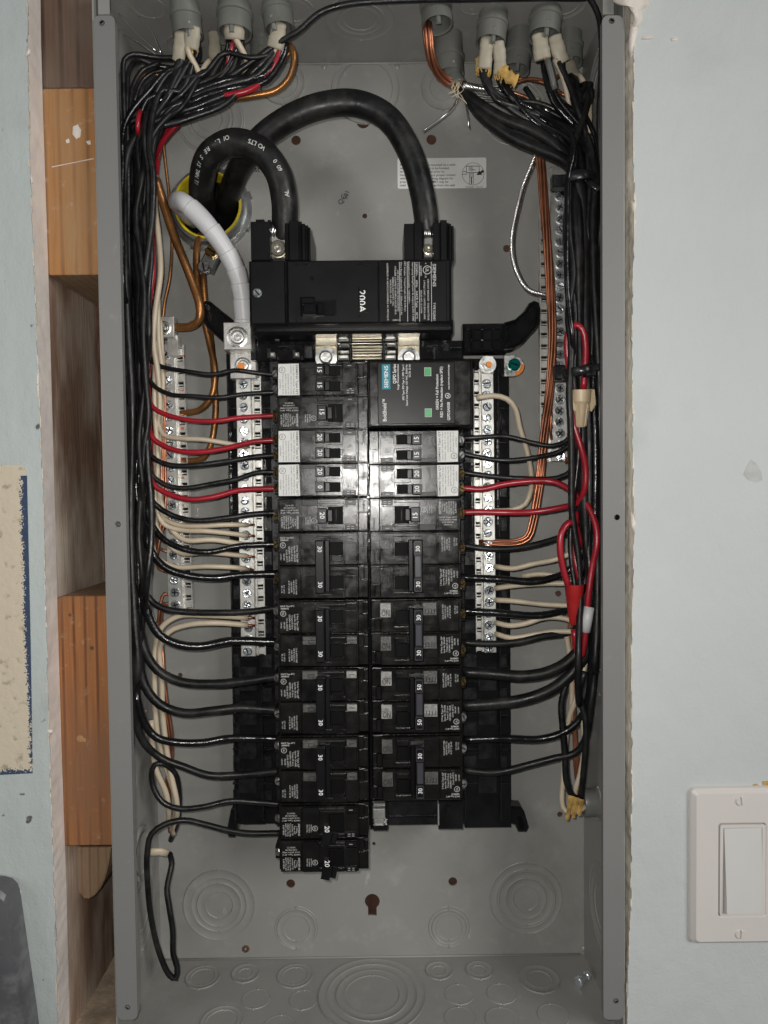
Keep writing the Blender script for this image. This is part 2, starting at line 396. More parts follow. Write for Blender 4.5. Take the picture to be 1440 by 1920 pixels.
# screw heads: domed head split by a real slot or cross, shared meshes
def screwmesh(r, kind, m='screw', depth=0.5):
    mb = MB(); n = 4 if kind == 'cross' else 2; g = r * 0.13
    mb.lathe([(r * .70, r * .30), (r * .70, r * .34)], 16, mi=1); mb.lathe([(r * .70, r * .31), (r * .96, r * .32), (r, r * .40), (r, r * .9)], 16, mi=0, cap=False)
    for q in range(n):
        a0 = 2 * math.pi * q / n; span = 2 * math.pi / n; K = 12 // n
        bis = a0 + span / 2
        if n == 4: off = Vector((math.cos(bis), math.sin(bis))) * g * 1.41
        else: off = Vector((math.cos(bis), math.sin(bis))) * g
        top = [(off.x * 1.0, off.y * 1.0)]
        for k in range(K + 1):
            a = a0 + span * k / K; top.append((off.x + (r * .80 - g) * math.cos(a), off.y + (r * .80 - g) * math.sin(a)))
        out = []
        for k in range(K + 1):
            a = a0 + span * k / K; out.append((off.x + (r - g) * math.cos(a), off.y + (r - g) * math.sin(a)))
        mb.prism(top, 0, r * .4)
        # sloped rim
        v = [(x, 0.0001, z) for x, z in top[1:]] + [(x, r * .25, z) for x, z in out] + [(x, r * .45, z) for x, z in out]
        L_ = K + 1; f = [(i, L_ + i, L_ + i + 1, i + 1) for i in range(K)] + [(L_ + i, 2 * L_ + i, 2 * L_ + i + 1, L_ + i + 1) for i in range(K)]
        mb.add(v, [x[::-1] for x in f])
    me = bpy.data.meshes.new('screw'); me.from_pydata([tuple(v) for v in mb.v], [], mb.f); me.update()
    me.materials.append(M[m]); me.materials.append(M['dark']); me.polygons.foreach_set('material_index', mb.mi)
    return me
SM = {('s', k): screwmesh(0.0032, k) for k in ('cross', 'slot')}
def screw(parent, loc, kind='cross', rot=0.0, r=0.0032, m='screw', name='screw', tilt=0.06):
    key = (m, kind)
    if key not in SM: SM[key] = screwmesh(0.0032, kind, m)
    me = SM[('s', kind)] if m == 'screw' else SM[key]
    o = bpy.data.objects.new(name, me); COL.objects.link(o); o.parent = parent
    off = Vector((0, 0, 0)); p = parent
    while p is not None: off += p.location; p = p.parent
    o.location = Vector(loc) - off; s = r / 0.0032; o.scale = (s, s, s)
    o.rotation_euler = (R.uniform(-tilt, tilt), rot, R.uniform(-tilt, tilt))
    return o

# ------------------------------------------------------------------ flat sheet with holes (2D curve)
def sheet(name, outline, holes, th, m, parent, mtx):
    """outline: list of (u, v); holes: lists of (u, v); mtx maps (u, v, w) to world"""
    c = bpy.data.curves.new(name, 'CURVE'); c.dimensions = '2D'; c.fill_mode = 'BOTH'; c.extrude = th / 2
    for pts in [outline] + holes:
        s = c.splines.new('POLY'); s.points.add(len(pts) - 1); s.use_cyclic_u = True
        for p, q in zip(s.points, pts): p.co = (q[0] * 100, q[1] * 100, 0, 1)
    c.extrude = th * 50
    o = bpy.data.objects.new('t', c); COL.objects.link(o)
    dg = bpy.context.evaluated_depsgraph_get(); dg.update()
    me = bpy.data.meshes.new_from_object(o.evaluated_get(dg)); bpy.data.objects.remove(o); bpy.data.curves.remove(c)
    me.transform(mtx @ Matrix.Scale(0.01, 4)); me.name = name
    me.materials.clear(); me.materials.append(M[m])
    ob = bpy.data.objects.new(name, me); COL.objects.link(ob); ob.parent = parent
    if parent: rebase(ob)
    return ob
def circ(u, v, r, n=24): return [(u + r * math.cos(2 * math.pi * k / n), v + r * math.sin(2 * math.pi * k / n)) for k in range(n)]
def rrect(x0, x1, z0, z1, r, n=5, corners=(1, 1, 1, 1)):
    out = []
    for (cx, cz, a0, on) in ((x1 - r, z1 - r, 0, corners[0]), (x0 + r, z1 - r, 90, corners[1]), (x0 + r, z0 + r, 180, corners[2]), (x1 - r, z0 + r, 270, corners[3])):
        if on:
            for k in range(n + 1):
                a = math.radians(a0 + 90 * k / n); out.append((cx + r * math.cos(a), cz + r * math.sin(a)))
        else:
            out.append((x1 if a0 in (0, 270) else x0, z1 if a0 in (0, 90) else z0))
    return out

exec_parts = True
W = 0.184; DB = 0.1015; ZB = -0.40688; ZT = 0.35608

# ================================================================== the wall, the stud and the blocks
def wall_strip(name, side, m, edge_px, label):
    """drywall face sheet with a crumbly vertical edge; returns its edge curve"""
    v = []; f = []; pts = []
    z = -0.52; prev = 0
    while z < 0.50:
        pts.append(z); z += 0.003
    edge = []
    for z in pts:
        x = edge_px(z) + (math.sin(z * 160) * .0002 + math.sin(z * 510 + 1) * .0003 + R.uniform(-.00025, .00025))
        edge.append(x)
    far = -0.75 if side < 0 else 0.75
    for i, (z, x) in enumerate(zip(pts, edge)):
        v += [(far, 0.0, z), (x, 0.0, z)]
    for i in range(len(pts) - 1):
        a = 2 * i; q = (a, a + 1, a + 3, a + 2); f.append(q if side < 0 else q[::-1])
    o = link(name, v, f, m); tag(o, label, kind='structure')
    return o, pts, edge
def zpx(py, y=0): return B(720, py, y).z
def lerp_tab(tab, z):
    if z >= tab[0][0]: return tab[0][1]
    for (a, xa), (b, xb) in zip(tab, tab[1:]):
        if b <= z <= a: return xa + (xb - xa) * (a - z) / (a - b)
    return tab[-1][1]
tabL = [(B(px, py, 0).z, B(px, py, 0).x) for px, py in ((51, -90), (52, 100), (56, 300), (66, 560), (76, 800), (83, 1000), (90, 1300), (98, 1560), (106, 1800), (108, 2000))]
tabLb = [(B(px, py, .022).z, B(px, py, .022).x) for px, py in ((75, -90), (77, 80), (82, 250), (91, 520), (96, 700), (103, 960), (108, 1150), (117, 1450), (125, 1680), (131, 1990))]
wl, zs, eL = wall_strip('wall_left', -1, 'wallL', lambda z: lerp_tab(tabL, z), 'pale blue painted wall left of the breaker box')
tabR = [(B(px, py, 0).z, B(px, py, 0).x) for px, py in ((1192, -90), (1190, 50), (1187, 250), (1190, 390), (1185, 600), (1187, 900), (1190, 975), (1184, 1200), (1185, 1500), (1183, 1700), (1176, 1850), (1176, 2000))]
wr, zs2, eR = wall_strip('wall_right', 1, 'wallR', lambda z: lerp_tab(tabR, z), 'pale blue painted wall right of the breaker box')
def edge_face(name, pts, edge, back, yb, m, parent, rough=.0005):
    rows = 4; v = []; f = []
    for z, x in zip(pts, edge):
        xb = back(z)
        for k in range(rows + 1):
            t = k / rows
            v.append((x + (xb - x) * t + (R.uniform(-rough, rough) if 0 < k < rows else 0), 0.0003 + yb * t, z))
    for i in range(len(pts) - 1):
        for k in range(rows):
            a = i * (rows + 1) + k; f.append((a, a + 1, a + rows + 2, a + rows + 1))
    return link(name, v, f, m, parent, True)
edge_face('plaster_edge', zs, eL, lambda z: lerp_tab(tabLb, z), 0.0217, 'gypsum', wl)
edge_face('plaster_edge', zs2, eR, lambda z: 0.1875, 0.0217, 'gypsum2', wr, .0009)
# fuzzy torn paper and putty along the cut edges
mb = MB()
for i in range(0, len(zs) - 1):
    for (ed, s_) in ((eL, -1), (eR, 1)):
        if R.random() > (.30 if s_ < 0 else .5): continue
        x = ed[i]; z = zs[i]; w_ = R.uniform(.0002, .0008); h_ = R.uniform(.0015, .006); y_ = -R.uniform(.0001, .0005)
        pr = [(x - w_ * s_ * .4, z - h_), (x + w_ * s_, z - h_ * .6), (x + w_ * s_ * R.uniform(.5, 1), z + h_ * .7), (x - w_ * s_ * .4, z + h_)]
        mb.prism(pr, y_, 0.0006, 0)
fz = mb.build('torn_paper_fringe', 'gypsum2', wr); tag(fz, kind='stuff')
def lump(name, P, m, label, cat, parent=None, seedv=0, y0=-.0015):
    rr = random.Random(seedv)
    for_ = MB(); cx = sum(p[0] for p in P) / len(P); cz = sum(p[1] for p in P) / len(P)
    n = len(P); v = [B(a, b, 0.002) for a, b in P]; c = B(cx, cz, y0)
    mid = [B(a + (cx - a) * .35, b + (cz - b) * .35, y0 + rr.uniform(-.001, .0012)) for a, b in P]
    for_.add(v + mid + [c], [(i, (i + 1) % n, n + (i + 1) % n, n + i)[::-1] for i in range(n)] + [(n + i, n + (i + 1) % n, 2 * n)[::-1] for i in range(n)])
    o = for_.build(name, m, parent, True)
    if parent is None: tag(o, label, cat)
    return o
lump('plaster_lump', [(1148, -30), (1250, -40), (1222, -2), (1218, 12), (1205, 20), (1206, 40), (1196, 55), (1186, 52), (1188, 30), (1176, 12), (1160, 10), (1150, 3)], 'plaster', '', '', wr, 3, -.006)
lump('putty_smear', [(1182, 45), (1196, 42), (1198, 60), (1190, 80), (1184, 110), (1178, 90)], 'plaster', '', '', wr, 4, -.002)
for P, sd in (([(1183, 960), (1192, 965), (1193, 985), (1189, 1000), (1184, 990)], 8), ([(1183, 375), (1196, 380), (1190, 400), (1184, 396)], 9), ([(1200, 67), (1228, 68), (1229, 74), (1202, 73)], 10),
              ([(1256, 70), (1274, 70), (1274, 78), (1258, 77)], 11)):
    lump('putty_smear', P, 'gypsum2' if sd == 9 else 'plaster', '', '', wr, sd, -.0008)
for P, sd in (([(14, 1678), (28, 1662), (44, 1668), (38, 1686), (24, 1690)], 12), ([(90, 1372), (84, 1368), (100, 1368), (96, 1378)], 13), ([(34, 1765), (42, 1770), (42, 1785), (34, 1780)], 14),
              ([(45, 96), (58, 92), (56, 104), (48, 106)], 15), ([(56, 330), (60, 328), (62, 344), (58, 346)], 16)):
    lump('putty_smear', P, 'plaster', '', '', wl, sd, -.0008)

# old unpainted patch with a sprayed dark blue rim
def patchmat():
    m = bpy.data.materials.new('cream_patch'); m.use_nodes = True
    nt = m.node_tree; n = nt.nodes; L = nt.links; p = n['Principled BSDF']; p.inputs['Roughness'].default_value = .75
    g = n.new('ShaderNodeNewGeometry'); sp = n.new('ShaderNodeSeparateXYZ'); L.new(g.outputs['Position'], sp.inputs[0])
    xe = B(54, 1160, 0).x; zb = B(27, 1452, 0).z; zt = B(27, 892, 0).z
    def mth(op, a, b=None):
        q = n.new('ShaderNodeMath'); q.operation = op
        for i, s in enumerate((a, b)):
            if s is None: continue
            if isinstance(s, (int, float)): q.inputs[i].default_value = s
            else: L.new(s, q.inputs[i])
        return q.outputs[0]
    no = n.new('ShaderNodeTexNoise'); no.inputs['Scale'].default_value = 900; no.inputs['Detail'].default_value = 2; L.new(g.outputs['Position'], no.inputs['Vector'])
    nl = n.new('ShaderNodeTexNoise'); nl.inputs['Scale'].default_value = 22; nl.inputs['Detail'].default_value = 3; L.new(g.outputs['Position'], nl.inputs['Vector'])
    dx = mth('DIVIDE', mth('SUBTRACT', sp.outputs[0], xe - .0045), .0045)
    slope = mth('MULTIPLY', sp.outputs[2], -0.011)   # rim follows the leaning edge
    dx = mth('DIVIDE', mth('SUBTRACT', mth('ADD', sp.outputs[0], mth('MULTIPLY', mth('ADD', sp.outputs[2], .09), 0.011)), xe - .0042), .004)
    dz = mth('DIVIDE', mth('SUBTRACT', zb + .0055, sp.outputs[2]), .005)
    top = mth('LESS_THAN', sp.outputs[2], zt)
    e = mth('MAXIMUM', mth('MULTIPLY', dx, top), dz)
    e2 = mth('ADD', mth('ADD', e, mth('MULTIPLY', mth('SUBTRACT', no.outputs[0], .5), 2.6)), mth('MULTIPLY', mth('SUBTRACT', nl.outputs[0], .52), 1.5))
    k = mth('GREATER_THAN', e2, .42)
    spk = n.new('ShaderNodeTexNoise'); spk.inputs['Scale'].default_value = 130; spk.inputs['Detail'].default_value = 6; L.new(g.outputs['Position'], spk.inputs['Vector'])
    cr = n.new('ShaderNodeValToRGB'); L.new(spk.outputs[0], cr.inputs[0]); cr.color_ramp.elements[0].position = .30; cr.color_ramp.elements[1].position = .42
    cr.color_ramp.elements[0].color = (.30, .26, .19, 1); cr.color_ramp.elements[1].color = (.54, .47, .36, 1)
    mx = n.new('ShaderNodeMixRGB'); L.new(k, mx.inputs[0]); L.new(cr.outputs[0], mx.inputs[1]); mx.inputs[2].default_value = (.03, .05, .10, 1)
    L.new(mx.outputs[0], p.inputs['Base Color'])
    bm = n.new('ShaderNodeBump'); bm.inputs['Distance'].default_value = .0008; L.new(spk.outputs[0], bm.inputs['Height']); L.new(bm.outputs[0], p.inputs['Normal'])
    return m
M['patch'] = patchmat()
P = [(-60, 873), (44, 872), (50, 885), (57, 1200), (61, 1450), (-60, 1456)]
o = MB(); pprism(o, P, -0.0004, 0.001); o.build('paint_patch', 'patch', wl)

# stud side, sheathing behind, wood blocks
st = thing('wall_stud', 'weathered grey brown stud edge between the plaster edge and the box', 'stud', (-.25, .07, 0))
mb = MB(); v = []; f = []
ys = [.0222, .05, .08, .1145]; zz = [-.52 + .02 * k for k in range(52)]
for z in zz:
    xs = lerp_tab(tabLb, z) - .0004
    xs = -0.2312 + (z) * -0.008
    for y in ys: v.append((xs + R.uniform(-.0003, .0003), y, z))
for i in range(len(zz) - 1):
    for k in range(3):
        a = i * 4 + k; f.append((a, a + 1, a + 5, a + 4))
nb = len(v); 
mb.add(v, f)
# front and rear return so the stud is solid
vf = []; ff = []
for z in zz:
    xs = -0.2312 + z * -0.008; vf += [(xs, ys[0], z), (xs - .038, ys[0], z), (xs - .038, ys[-1], z), (xs, ys[-1], z)]
for i in range(len(zz) - 1):
    for k in range(3): a = 4 * i + k; ff.append((a + 1, a, a + 4, a + 5))
mb.add(vf, ff)
mb.build('timber', 'oldwood', st, world=True)
sh = MB(); sh.box(-.30, .30, -.52, .50, .115, .125); so = sh.build('sheathing_wall', 'hole'); tag(so, 'dark brown board closing the wall cavity behind the box', kind='structure')

def block(label, px0, px1, py0, py1, m, y0=.0225, y1=.112, r=.002, end=None):
    x0 = -0.2308; zt_ = B(140, py0, y0).z; zb_ = B(140, py1, y0).z
    x1 = -.1852
    t = thing('wood_block', label, 'wood block', (x0, y1, zb_), 'wood blocks wedged beside the box')
    q = MB(); pts = rrect(x0, x1, zb_, zt_, r, 4, (0, 1, 1, 0)); q.prism(pts, y0, y1, 0, .0006)
    o = q.build('timber', m, t, world=True, mats=[m, 'endgrain'])
    for p_ in o.data.polygons: p_.material_index = 1 if abs(p_.normal.z) > .9 else 0
    return t
b1 = block('orange pine block near the top left with a white putty blob', 92, 180, 165, 515, 'fir2', r=.001)
b2 = block('orange fir block with dark vertical grain lines, lower of the two beside the box', 113, 205, 1118, 1586, 'fir', r=.004)
b3 = block('dusty beige block top in the cavity at the bottom left', 130, 218, 1935, 2040, 'dusty')
for o in b3.children:
    for p_ in o.data.polygons: p_.material_index = 0
M['shadewood'] = wood('shaded_stud_board', (0.115, 0.068, 0.045), (0.05, 0.028, 0.018), 26, dirt=(0.16, 0.115, 0.085))
b4 = block('added dark board standing in for the shaded stud above the upper orange block at the top left', 78, 178, -60, 163.5, 'shadewood', y0=.0235, r=.0006)  # added board: shade at the top of the stud put into its colour
for P, bb, sd, dy in (([(136, 236), (146, 232), (153, 244), (151, 258), (143, 262), (135, 252)], b1, 21, .0205), ([(122, 262), (130, 258), (132, 268), (124, 270)], b1, 22, .0218), ([(160, 264), (170, 262), (172, 272), (164, 272)], b1, 23, .0218)):
    n = len(P); cx = sum(p[0] for p in P) / n; cz = sum(p[1] for p in P) / n
    q = MB(); q.add([B(a, b, .0227) for a, b in P] + [B(cx, cz, dy)], [(i, (i + 1) % n, n)[::-1] for i in range(n)])
    q.build('putty_blob', 'plaster', bb, True, True)
# pencil/chalk scratch on upper block and knots on lower
q = MB(); a = B(97, 314, .0224); b = B(176, 298, .0224); q.prism([(a.x, a.z), (b.x, b.z), (b.x, b.z + .0006), (a.x, a.z + .0006)], .02235, .0226); q.build('chalk_scratch', 'plaster', b1, world=True)
for (kx, ky, kr) in ((131, 1153, .0016), (172, 1215, .0018), (150, 1385, .003), (157, 1388, .002)):
    q = MB(); c = B(kx, ky, .0223); q.lathe([(0.0001, 0), (kr * .6, .0000), (kr, .0003)], 10, c.x, c.z, c.y, cap=False); q.build('knot', 'hole' if kr < .0019 else 'fir2', b2, True, True)
q = MB(); pprism(q, [(144, 1590), (140, 1612), (139, 1636), (142, 1658), (148, 1676), (156, 1686), (166, 1687), (177, 1680), (187, 1668), (195, 1651), (201, 1632), (205, 1612), (207, 1590)], .045, .11, .001)
o = q.build('wood_offcut', 'endgrain'); tag(o, 'curved light brown timber offcut under the lower orange block', 'wood offcut')
# grey metal piece leaning on the wall at the bottom left
q = MB(); pts = [(-80, 1664), (-16, 1669), (-2, 1673), (8, 1682), (13, 1697), (46, 1925), (54, 1990), (-80, 1990)]
pprism(q, pts, -.020, -.002, .0025)
o = q.build('metal_cover', 'tool'); autosmooth(o, 25); tag(o, 'dull grey metal cover corner leaning at the bottom left of the wall', 'metal cover')

# ================================================================== light switch
sw = thing('light_switch', 'almond rocker light switch with screwed wall plate on the right wall', 'light switch', B(1391, 1625, 0))
q = MB(); x0 = B(1296, 1625, -.005).x; x1 = x0 + .0705; z0 = B(1391, 1773, -.005).z; z1 = B(1391, 1478, -.005).z
c0 = B(1392, 1632, -.0055)
fx0 = B(1348, 1632, -.0055).x; fx1 = B(1435.5, 1632, -.0055).x; fz0 = B(1391, 1718, -.0055).z; fz1 = B(1391, 1544, -.0055).z
# plate: bevelled frame around the rocker opening
def framering(mb, o0, o1, y0, y1):
    n = len(o0); mb.add([(x, y0, z) for x, z in o0] + [(x, y1, z) for x, z in o1], [(i, (i + 1) % n, n + (i + 1) % n, n + i) for i in range(n)])
def rr(x0, x1, z0, z1, r): return rrect(x0, x1, z0, z1, r, 5)
O = [rr(x0, x1, z0, z1, .004), rr(x0 + .0008, x1 - .0008, z0 + .0008, z1 - .0008, .0038), rr(x0 + .0035, x1 - .0035, z0 + .0035, z1 - .0035, .003),
     rr(fx0 - .0006, fx1 + .0006, fz0 - .0006, fz1 + .0006, .0022), rr(fx0, fx1, fz0, fz1, .002), rr(fx0, fx1, fz0, fz1, .002)]
Y = [0, -.0028, -.0056, -.0056, -.005, .0]
for i in range(5): framering(q, O[i], O[i + 1], Y[i], Y[i + 1])
autosmooth(q.build('wall_plate', 'plate', sw, world=True), 30)
q = MB(); o0 = rr(fx0 + .0005, fx1 - .0005, fz0 + .0005, fz1 - .0005, .0018); o1 = rr(fx0 + .0028, fx1 - .0028, fz0 + .0028, fz1 - .0028, .0008)
framering(q, o0, o0, -.001, -.0062); framering(q, o0, o1, -.0062, -.0062); framering(q, o1, o1, -.0062, -.001)
q.build('rocker_frame', 'plate', sw, world=True)
rx0 = fx0 + .0032; rx1 = fx1 - .0032; rz0 = fz0 + .0032; rz1 = fz1 - .0030
q = MB(); v = [(rx0, -.0066, rz1), (rx1, -.0060, rz1), (rx1, -.0078, rz0), (rx0 + .0010, -.0094, rz0 + .0004), (rx0, .0, rz1), (rx1, .0, rz1), (rx1, .0, rz0), (rx0, .0, rz0)]
q.add(v, [(0, 1, 2, 3)[::-1], (0, 4, 5, 1), (1, 5, 6, 2), (2, 6, 7, 3), (3, 7, 4, 0)]); q.build('rocker', 'rocker', sw, world=True)
q = MB()
for (ax, ay) in ((1390, 1503), (1389, 1753)):
    s_ = screw(sw, B(ax, ay, -.0066), 'slot', math.radians(90 + R.uniform(-6, 6)), .0041, 'plate')
q = MB(); pprism(q, [(1412, 1472), (1420, 1470), (1424, 1474), (1414, 1476)], -.0006, .0); pprism(q, [(1430, 1466), (1445, 1464), (1446, 1475), (1432, 1474)], -.0006, 0)
q.build('wall_chip', 'paper', wr)
sm = MB(); pprism(sm, [(1398, 880), (1408, 862), (1418, 868), (1428, 885), (1430, 900), (1418, 904), (1404, 900), (1394, 890)], -.00025, .0002); sm.build('wall_smudge', mat('smudge', (0.43, 0.44, 0.425), 0.7, var=.08, vscale=200), wr)

# ================================================================== the steel box
bx = thing('breaker_box', 'open grey steel electrical panel box with flanged sides and stamped knockouts', 'electrical panel', (0, DB, 0))
def hole_at(px, py, r, y=DB):
    p = B(px, py, y); return circ(p.x, p.z, r, 20)
key = []
kc = B(698, 1690, DB)
for k in range(21):
    a = math.radians(-55 + 290 * k / 20); key.append((kc.x + .0065 * math.cos(a), kc.z + .0065 * math.sin(a)))
key += [(kc.x - .0037, kc.z - .0125), (kc.x + .0037, kc.z - .0125)]
CO = B(396, 395, DB)
holes = [hole_at(555, 263, .0040), hole_at(681, 228, .0056), hole_at(809, 262, .0042), hole_at(684, 405, .0020), hole_at(950, 466, .0030),
         hole_at(545, 1657, .0038), hole_at(849, 1653, .0038), hole_at(338, 1266, .0020), hole_at(1047, 1113, .0026), hole_at(1050, 1527, .0024), key, circ(CO.x, CO.z, .026, 40), hole_at(701, 1582, .0015)]
mtx = Matrix(((1, 0, 0, 0), (0, 0, 1, DB + .0008), (0, 1, 0, 0), (0, 0, 0, 1)))
back = sheet('back_panel', [(-W, ZB), (W, ZB), (W, ZT), (-W, ZT)], holes, .0015, 'grey', bx, mtx)
# side walls, top and bottom as thin sheets with a small radius where they fold
for s in (-1, 1):
    q = MB(); x = s * W
    a, b = (x, x + s * .0013)
    q.box(min(a, b), max(a, b), ZB - .0013, ZT + .0013, .0012, DB + .0015, 0); q.build('side_wall', 'grey', bx, world=True)
    q = MB(); q.box(-W, W, *( (ZB - .0013, ZB) if s < 0 else (ZT, ZT + .0013)), .0012, DB + .0015, 0)
    q.build('bottom_wall' if s < 0 else 'top_wall', 'grey', bx, world=True)
# bright fold lines along the back edges
q = MB()
for z_ in (ZB, ZT):
    sg = 1 if z_ < 0 else -1
    tube(q, [Vector((-W + .003, DB - .0004, z_ + sg * .0004)), Vector((0, DB - .0004, z_ + sg * .0004)), Vector((W - .003, DB - .0004, z_ + sg * .0004))], .0009, 8)
q.build('folded_edge', 'grey', bx, True, True)
# flanges: left and right, returning inwards, with rounded ends and screw holes
fm = Matrix(((1, 0, 0, 0), (0, 0, 1, .0006), (0, 1, 0, 0), (0, 0, 0, 1)))
FW = .0148
for s in (-1, 1):
    zt_ = B(190 if s < 0 else 1145, 29, 0).z; zb_ = B(240 if s < 0 else 1150, 1912, 0).z
    xs = sorted((s * W, s * (W - FW)))
    hs = []
    pl = ((191, 43), (221, 983), (239, 1889)) if s < 0 else ((1147, 39), (1157, 970), (1155, 1877))
    for k, (a, b) in enumerate(pl):
        p = B(a, b, 0); hs.append(circ(p.x, p.z, .0021 if not (s < 0 and k == 1) else .0021, 16))
    fl = sheet('flange', rrect(xs[0], xs[1], zb_, zt_, .004, 4), hs, .0012, 'grey2', bx, fm)
    # outer return lip gives the flange its thickness
    q = MB(); xi = s * (W - FW); x2 = s * (W - FW + .0012)
    q.box(min(xi, x2), max(xi, x2), zb_ + .004, zt_ - .004, .0013, .005, 0); q.build('flange_lip', 'grey2', bx, world=True)
    for k, (a, b) in enumerate(pl):
        p = B(a, b, .0035)
        q = MB(); q.lathe([(.0023, .0012), (.0023, -.0028)][::-1], 14, p.x, p.z, .0035, cap=False); q.build('screw_sleeve', 'grey', bx, True, True)
        q = MB(); q.lathe([(.0001, 0), (.0024, 0)], 12, p.x, p.z, .004, cap=False); q.build('screw_hole', 'cast' if (s < 0 and k == 1) else 'dark', bx, False, True)
# top end tabs behind the flanges
for (a, b) in ((195, 12), (1140, 12)):
    q = MB(); c = B(a, b, .004); q.box(c.x - .004, c.x + .004, c.z - .006, c.z + .012, .003, .0045); q.build('corner_tab', 'grey', bx, world=True)

# stamped knockouts
def knock(px, py, y, radii, face='back', name='knockout', tabs=2, amp=.00055, squash=1):
    if face == 'back':
        c = B(px, py, DB - .0001); mt = Matrix.Translation((c.x, DB - .00005, c.z))
    elif face == 'bottom': mt = Matrix.Translation((px, y, ZB + .00005)) @ Matrix.Rotation(math.radians(-90), 4, 'X')
    elif face == 'top': mt = Matrix.Translation((px, y, ZT - .00005)) @ Matrix.Rotation(math.radians(90), 4, 'X')
    elif face == 'left': mt = Matrix.Translation((-W + .00005, y, px)) @ Matrix.Rotation(math.radians(90), 4, 'Z')
    else: mt = Matrix.Translation((W - .00005, y, px)) @ Matrix.Rotation(math.radians(-90), 4, 'Z')
    prof = []; R_ = sorted(radii)
    prof.append((R_[0] * .97 - .0004, -amp * .5))
    up = False
    for i, r in enumerate(R_):
        t = .0005; h0 = -amp * (.5 if i % 2 == 0 else 1.5); h1 = -amp * (1.5 if i % 2 == 0 else .5)
        if i == len(R_) - 1: h1 = amp * .2
        prof += [(r - t, h0), (r - t * .3, h0 - amp * .5), (r + t * .3, h1 - amp * .2), (r + t, h1)]
    q = MB(); q.lathe(prof, 48)
    for i, r in enumerate(R_):
        for k in range(tabs):
            a = math.pi / 2 + math.pi * k + (i % 2) * .0
            q.lathe([(.0001, -amp * 2.2), (.0007, -amp * 2.0), (.0011, 0)], 8, r * math.cos(a), r * math.sin(a), 0, cap=False)
    q.xf(mt)
    o = q.build(name, 'grey', bx, world=True); autosmooth(o, 50); return o
k_ = mpp(DB)
knock(395, 225, 0, [22 * k_, 36 * k_, 42 * k_, 58 * k_, 62 * k_])
knock(530, 155, 0, [28 * k_, 40 * k_])
knock(685, 168, 0, [50 * k_, 62 * k_])
knock(830, 165, 0, [24 * k_, 40 * k_])
knock(965, 210, 0, [32 * k_, 52 * k_, 60 * k_])
knock(411, 1696, 0, [26 * k_, 42 * k_, 52 * k_, 68 * k_])
knock(556, 1740, 0, [25 * k_, 37 * k_, 41 * k_])
knock(842, 1738, 0, [25 * k_, 33 * k_, 39 * k_])
knock(986, 1684, 0, [24 * k_, 39 * k_, 52 * k_, 56 * k_, 69 * k_])
# bottom wall knockouts: (x, y, radii)
for x, y, rs in ((-.142, .078, (.010, .014)), (-.107, .082, (.006, .0115)), (-.065, .078, (.0105, .0145)), (-.093, .052, (.011,)), (-.055, .05, (.011,)), (0.0, .055, (.022, .029, .036, .043)), (.056, .082, (.006, .011)), (.09, .082, (.006, .011)),
                 (.138, .07, (.010, .0165)), (.07, .054, (.0115,)), (.104, .054, (.0115,)), (-.115, .028, (.012, .016)), (-.07, .022, (.012,)), (.10, .026, (.013,)), (.068, .028, (.012,)), (.14, .03, (.012,))):
    knock(x, y, y, rs, 'bottom', amp=.0005)
for x, y, rs in ((.0, .045, (.013, .018, .026)), (-.05, .035, (.012, .016)), (.055, .03, (.011,)), (.085, .03, (.011,)), (-.14, .075, (.010, .014)), (-.155, .03, (.012,)), (.15, .03, (.012, .017))):
    knock(x, y, y, rs, 'top', amp=.0005)
for z in (.30, .20): knock(z, .055, .055, (.012, .020, .028), 'left'); knock(z + .01, .055, .055, (.012, .020, .028), 'right')
for z, y, rs in ((-.17, .035, (.010,)), (-.225, .04, (.010,)), (-.19, .075, (.010,)), (-.335, .055, (.016, .024, .032))): knock(z, y, y, rs, 'left')
for z, y, rs in ((-.155, .055, (.010,)), (-.145, .03, (.010,)), (-.255, .06, (.010, .013)), (-.335, .05, (.018, .026, .034)), (-.275, .03, (.012,)), (.10, .04, (.012, .02)), (-.02, .05, (.012,)), (-.07, .06, (.012,))): knock(z, y, y, rs, 'right')
# small dimples and an old drip mark
q = MB()
for a, b in ((608, 125), (745, 125), (1095, 1780)):
    q = MB(); c = B(a, b, DB); q.lathe([(.0001, -.0012), (.0012, -.0010), (.0024, 0)], 12, c.x, c.z, DB, cap=False); q.build('dimple', 'grey', bx, True, True)


# printed sticker on the back panel
sy = DB - .0003
def pt(px, py, y): p = B(px, py, y); return p.x, p.z
stk = MB(); a = B(745, 297, sy); b = B(912, 355, sy); stk.prism(rrect(a.x, b.x, B(745, 354, sy).z, B(745, 297, sy).z, .0012, 3), sy, DB)
so = stk.build('instruction_sticker', 'white', bx, world=True)
q = MB(); px_ = mpp(sy)
rows = [("It", "be mounted on a solid"), ("wa", "it is to be bonded,"), ("to", "screw prior to"), ("mou", "ensure proper contact"), ("with", "wiring diagram for"), ("prop", "kit SMK1 may be"), ("used", "away from the wall.")]
wd = (58, 52, 40, 62, 54, 50, 55)
for i, (l, r_) in enumerate(rows):
    yy = 309 + i * 6.4
    x, z = pt(750, yy - .3, sy - .0001); text(q, l, x, z, sy - .0001, 4.1 * px_, bold=True, align='l')
    x, z = pt((858, 851, 838, 862, 860, 850, 862)[i] - wd[i], yy, sy - .0001); text(q, r_, x, z, sy - .0001, 4.1 * px_, w=None, bold=True, align='l')
x, z = pt(889, 350.5, sy - .0001); text(q, "4740381  Rev.01", x, z, sy - .0001, 2.6 * px_, w=32 * px_)
c = pt(887, 326, sy - .0001)
ring(q, c[0], c[1], sy - .0001, 20.5 * px_, .7 * px_, 32)
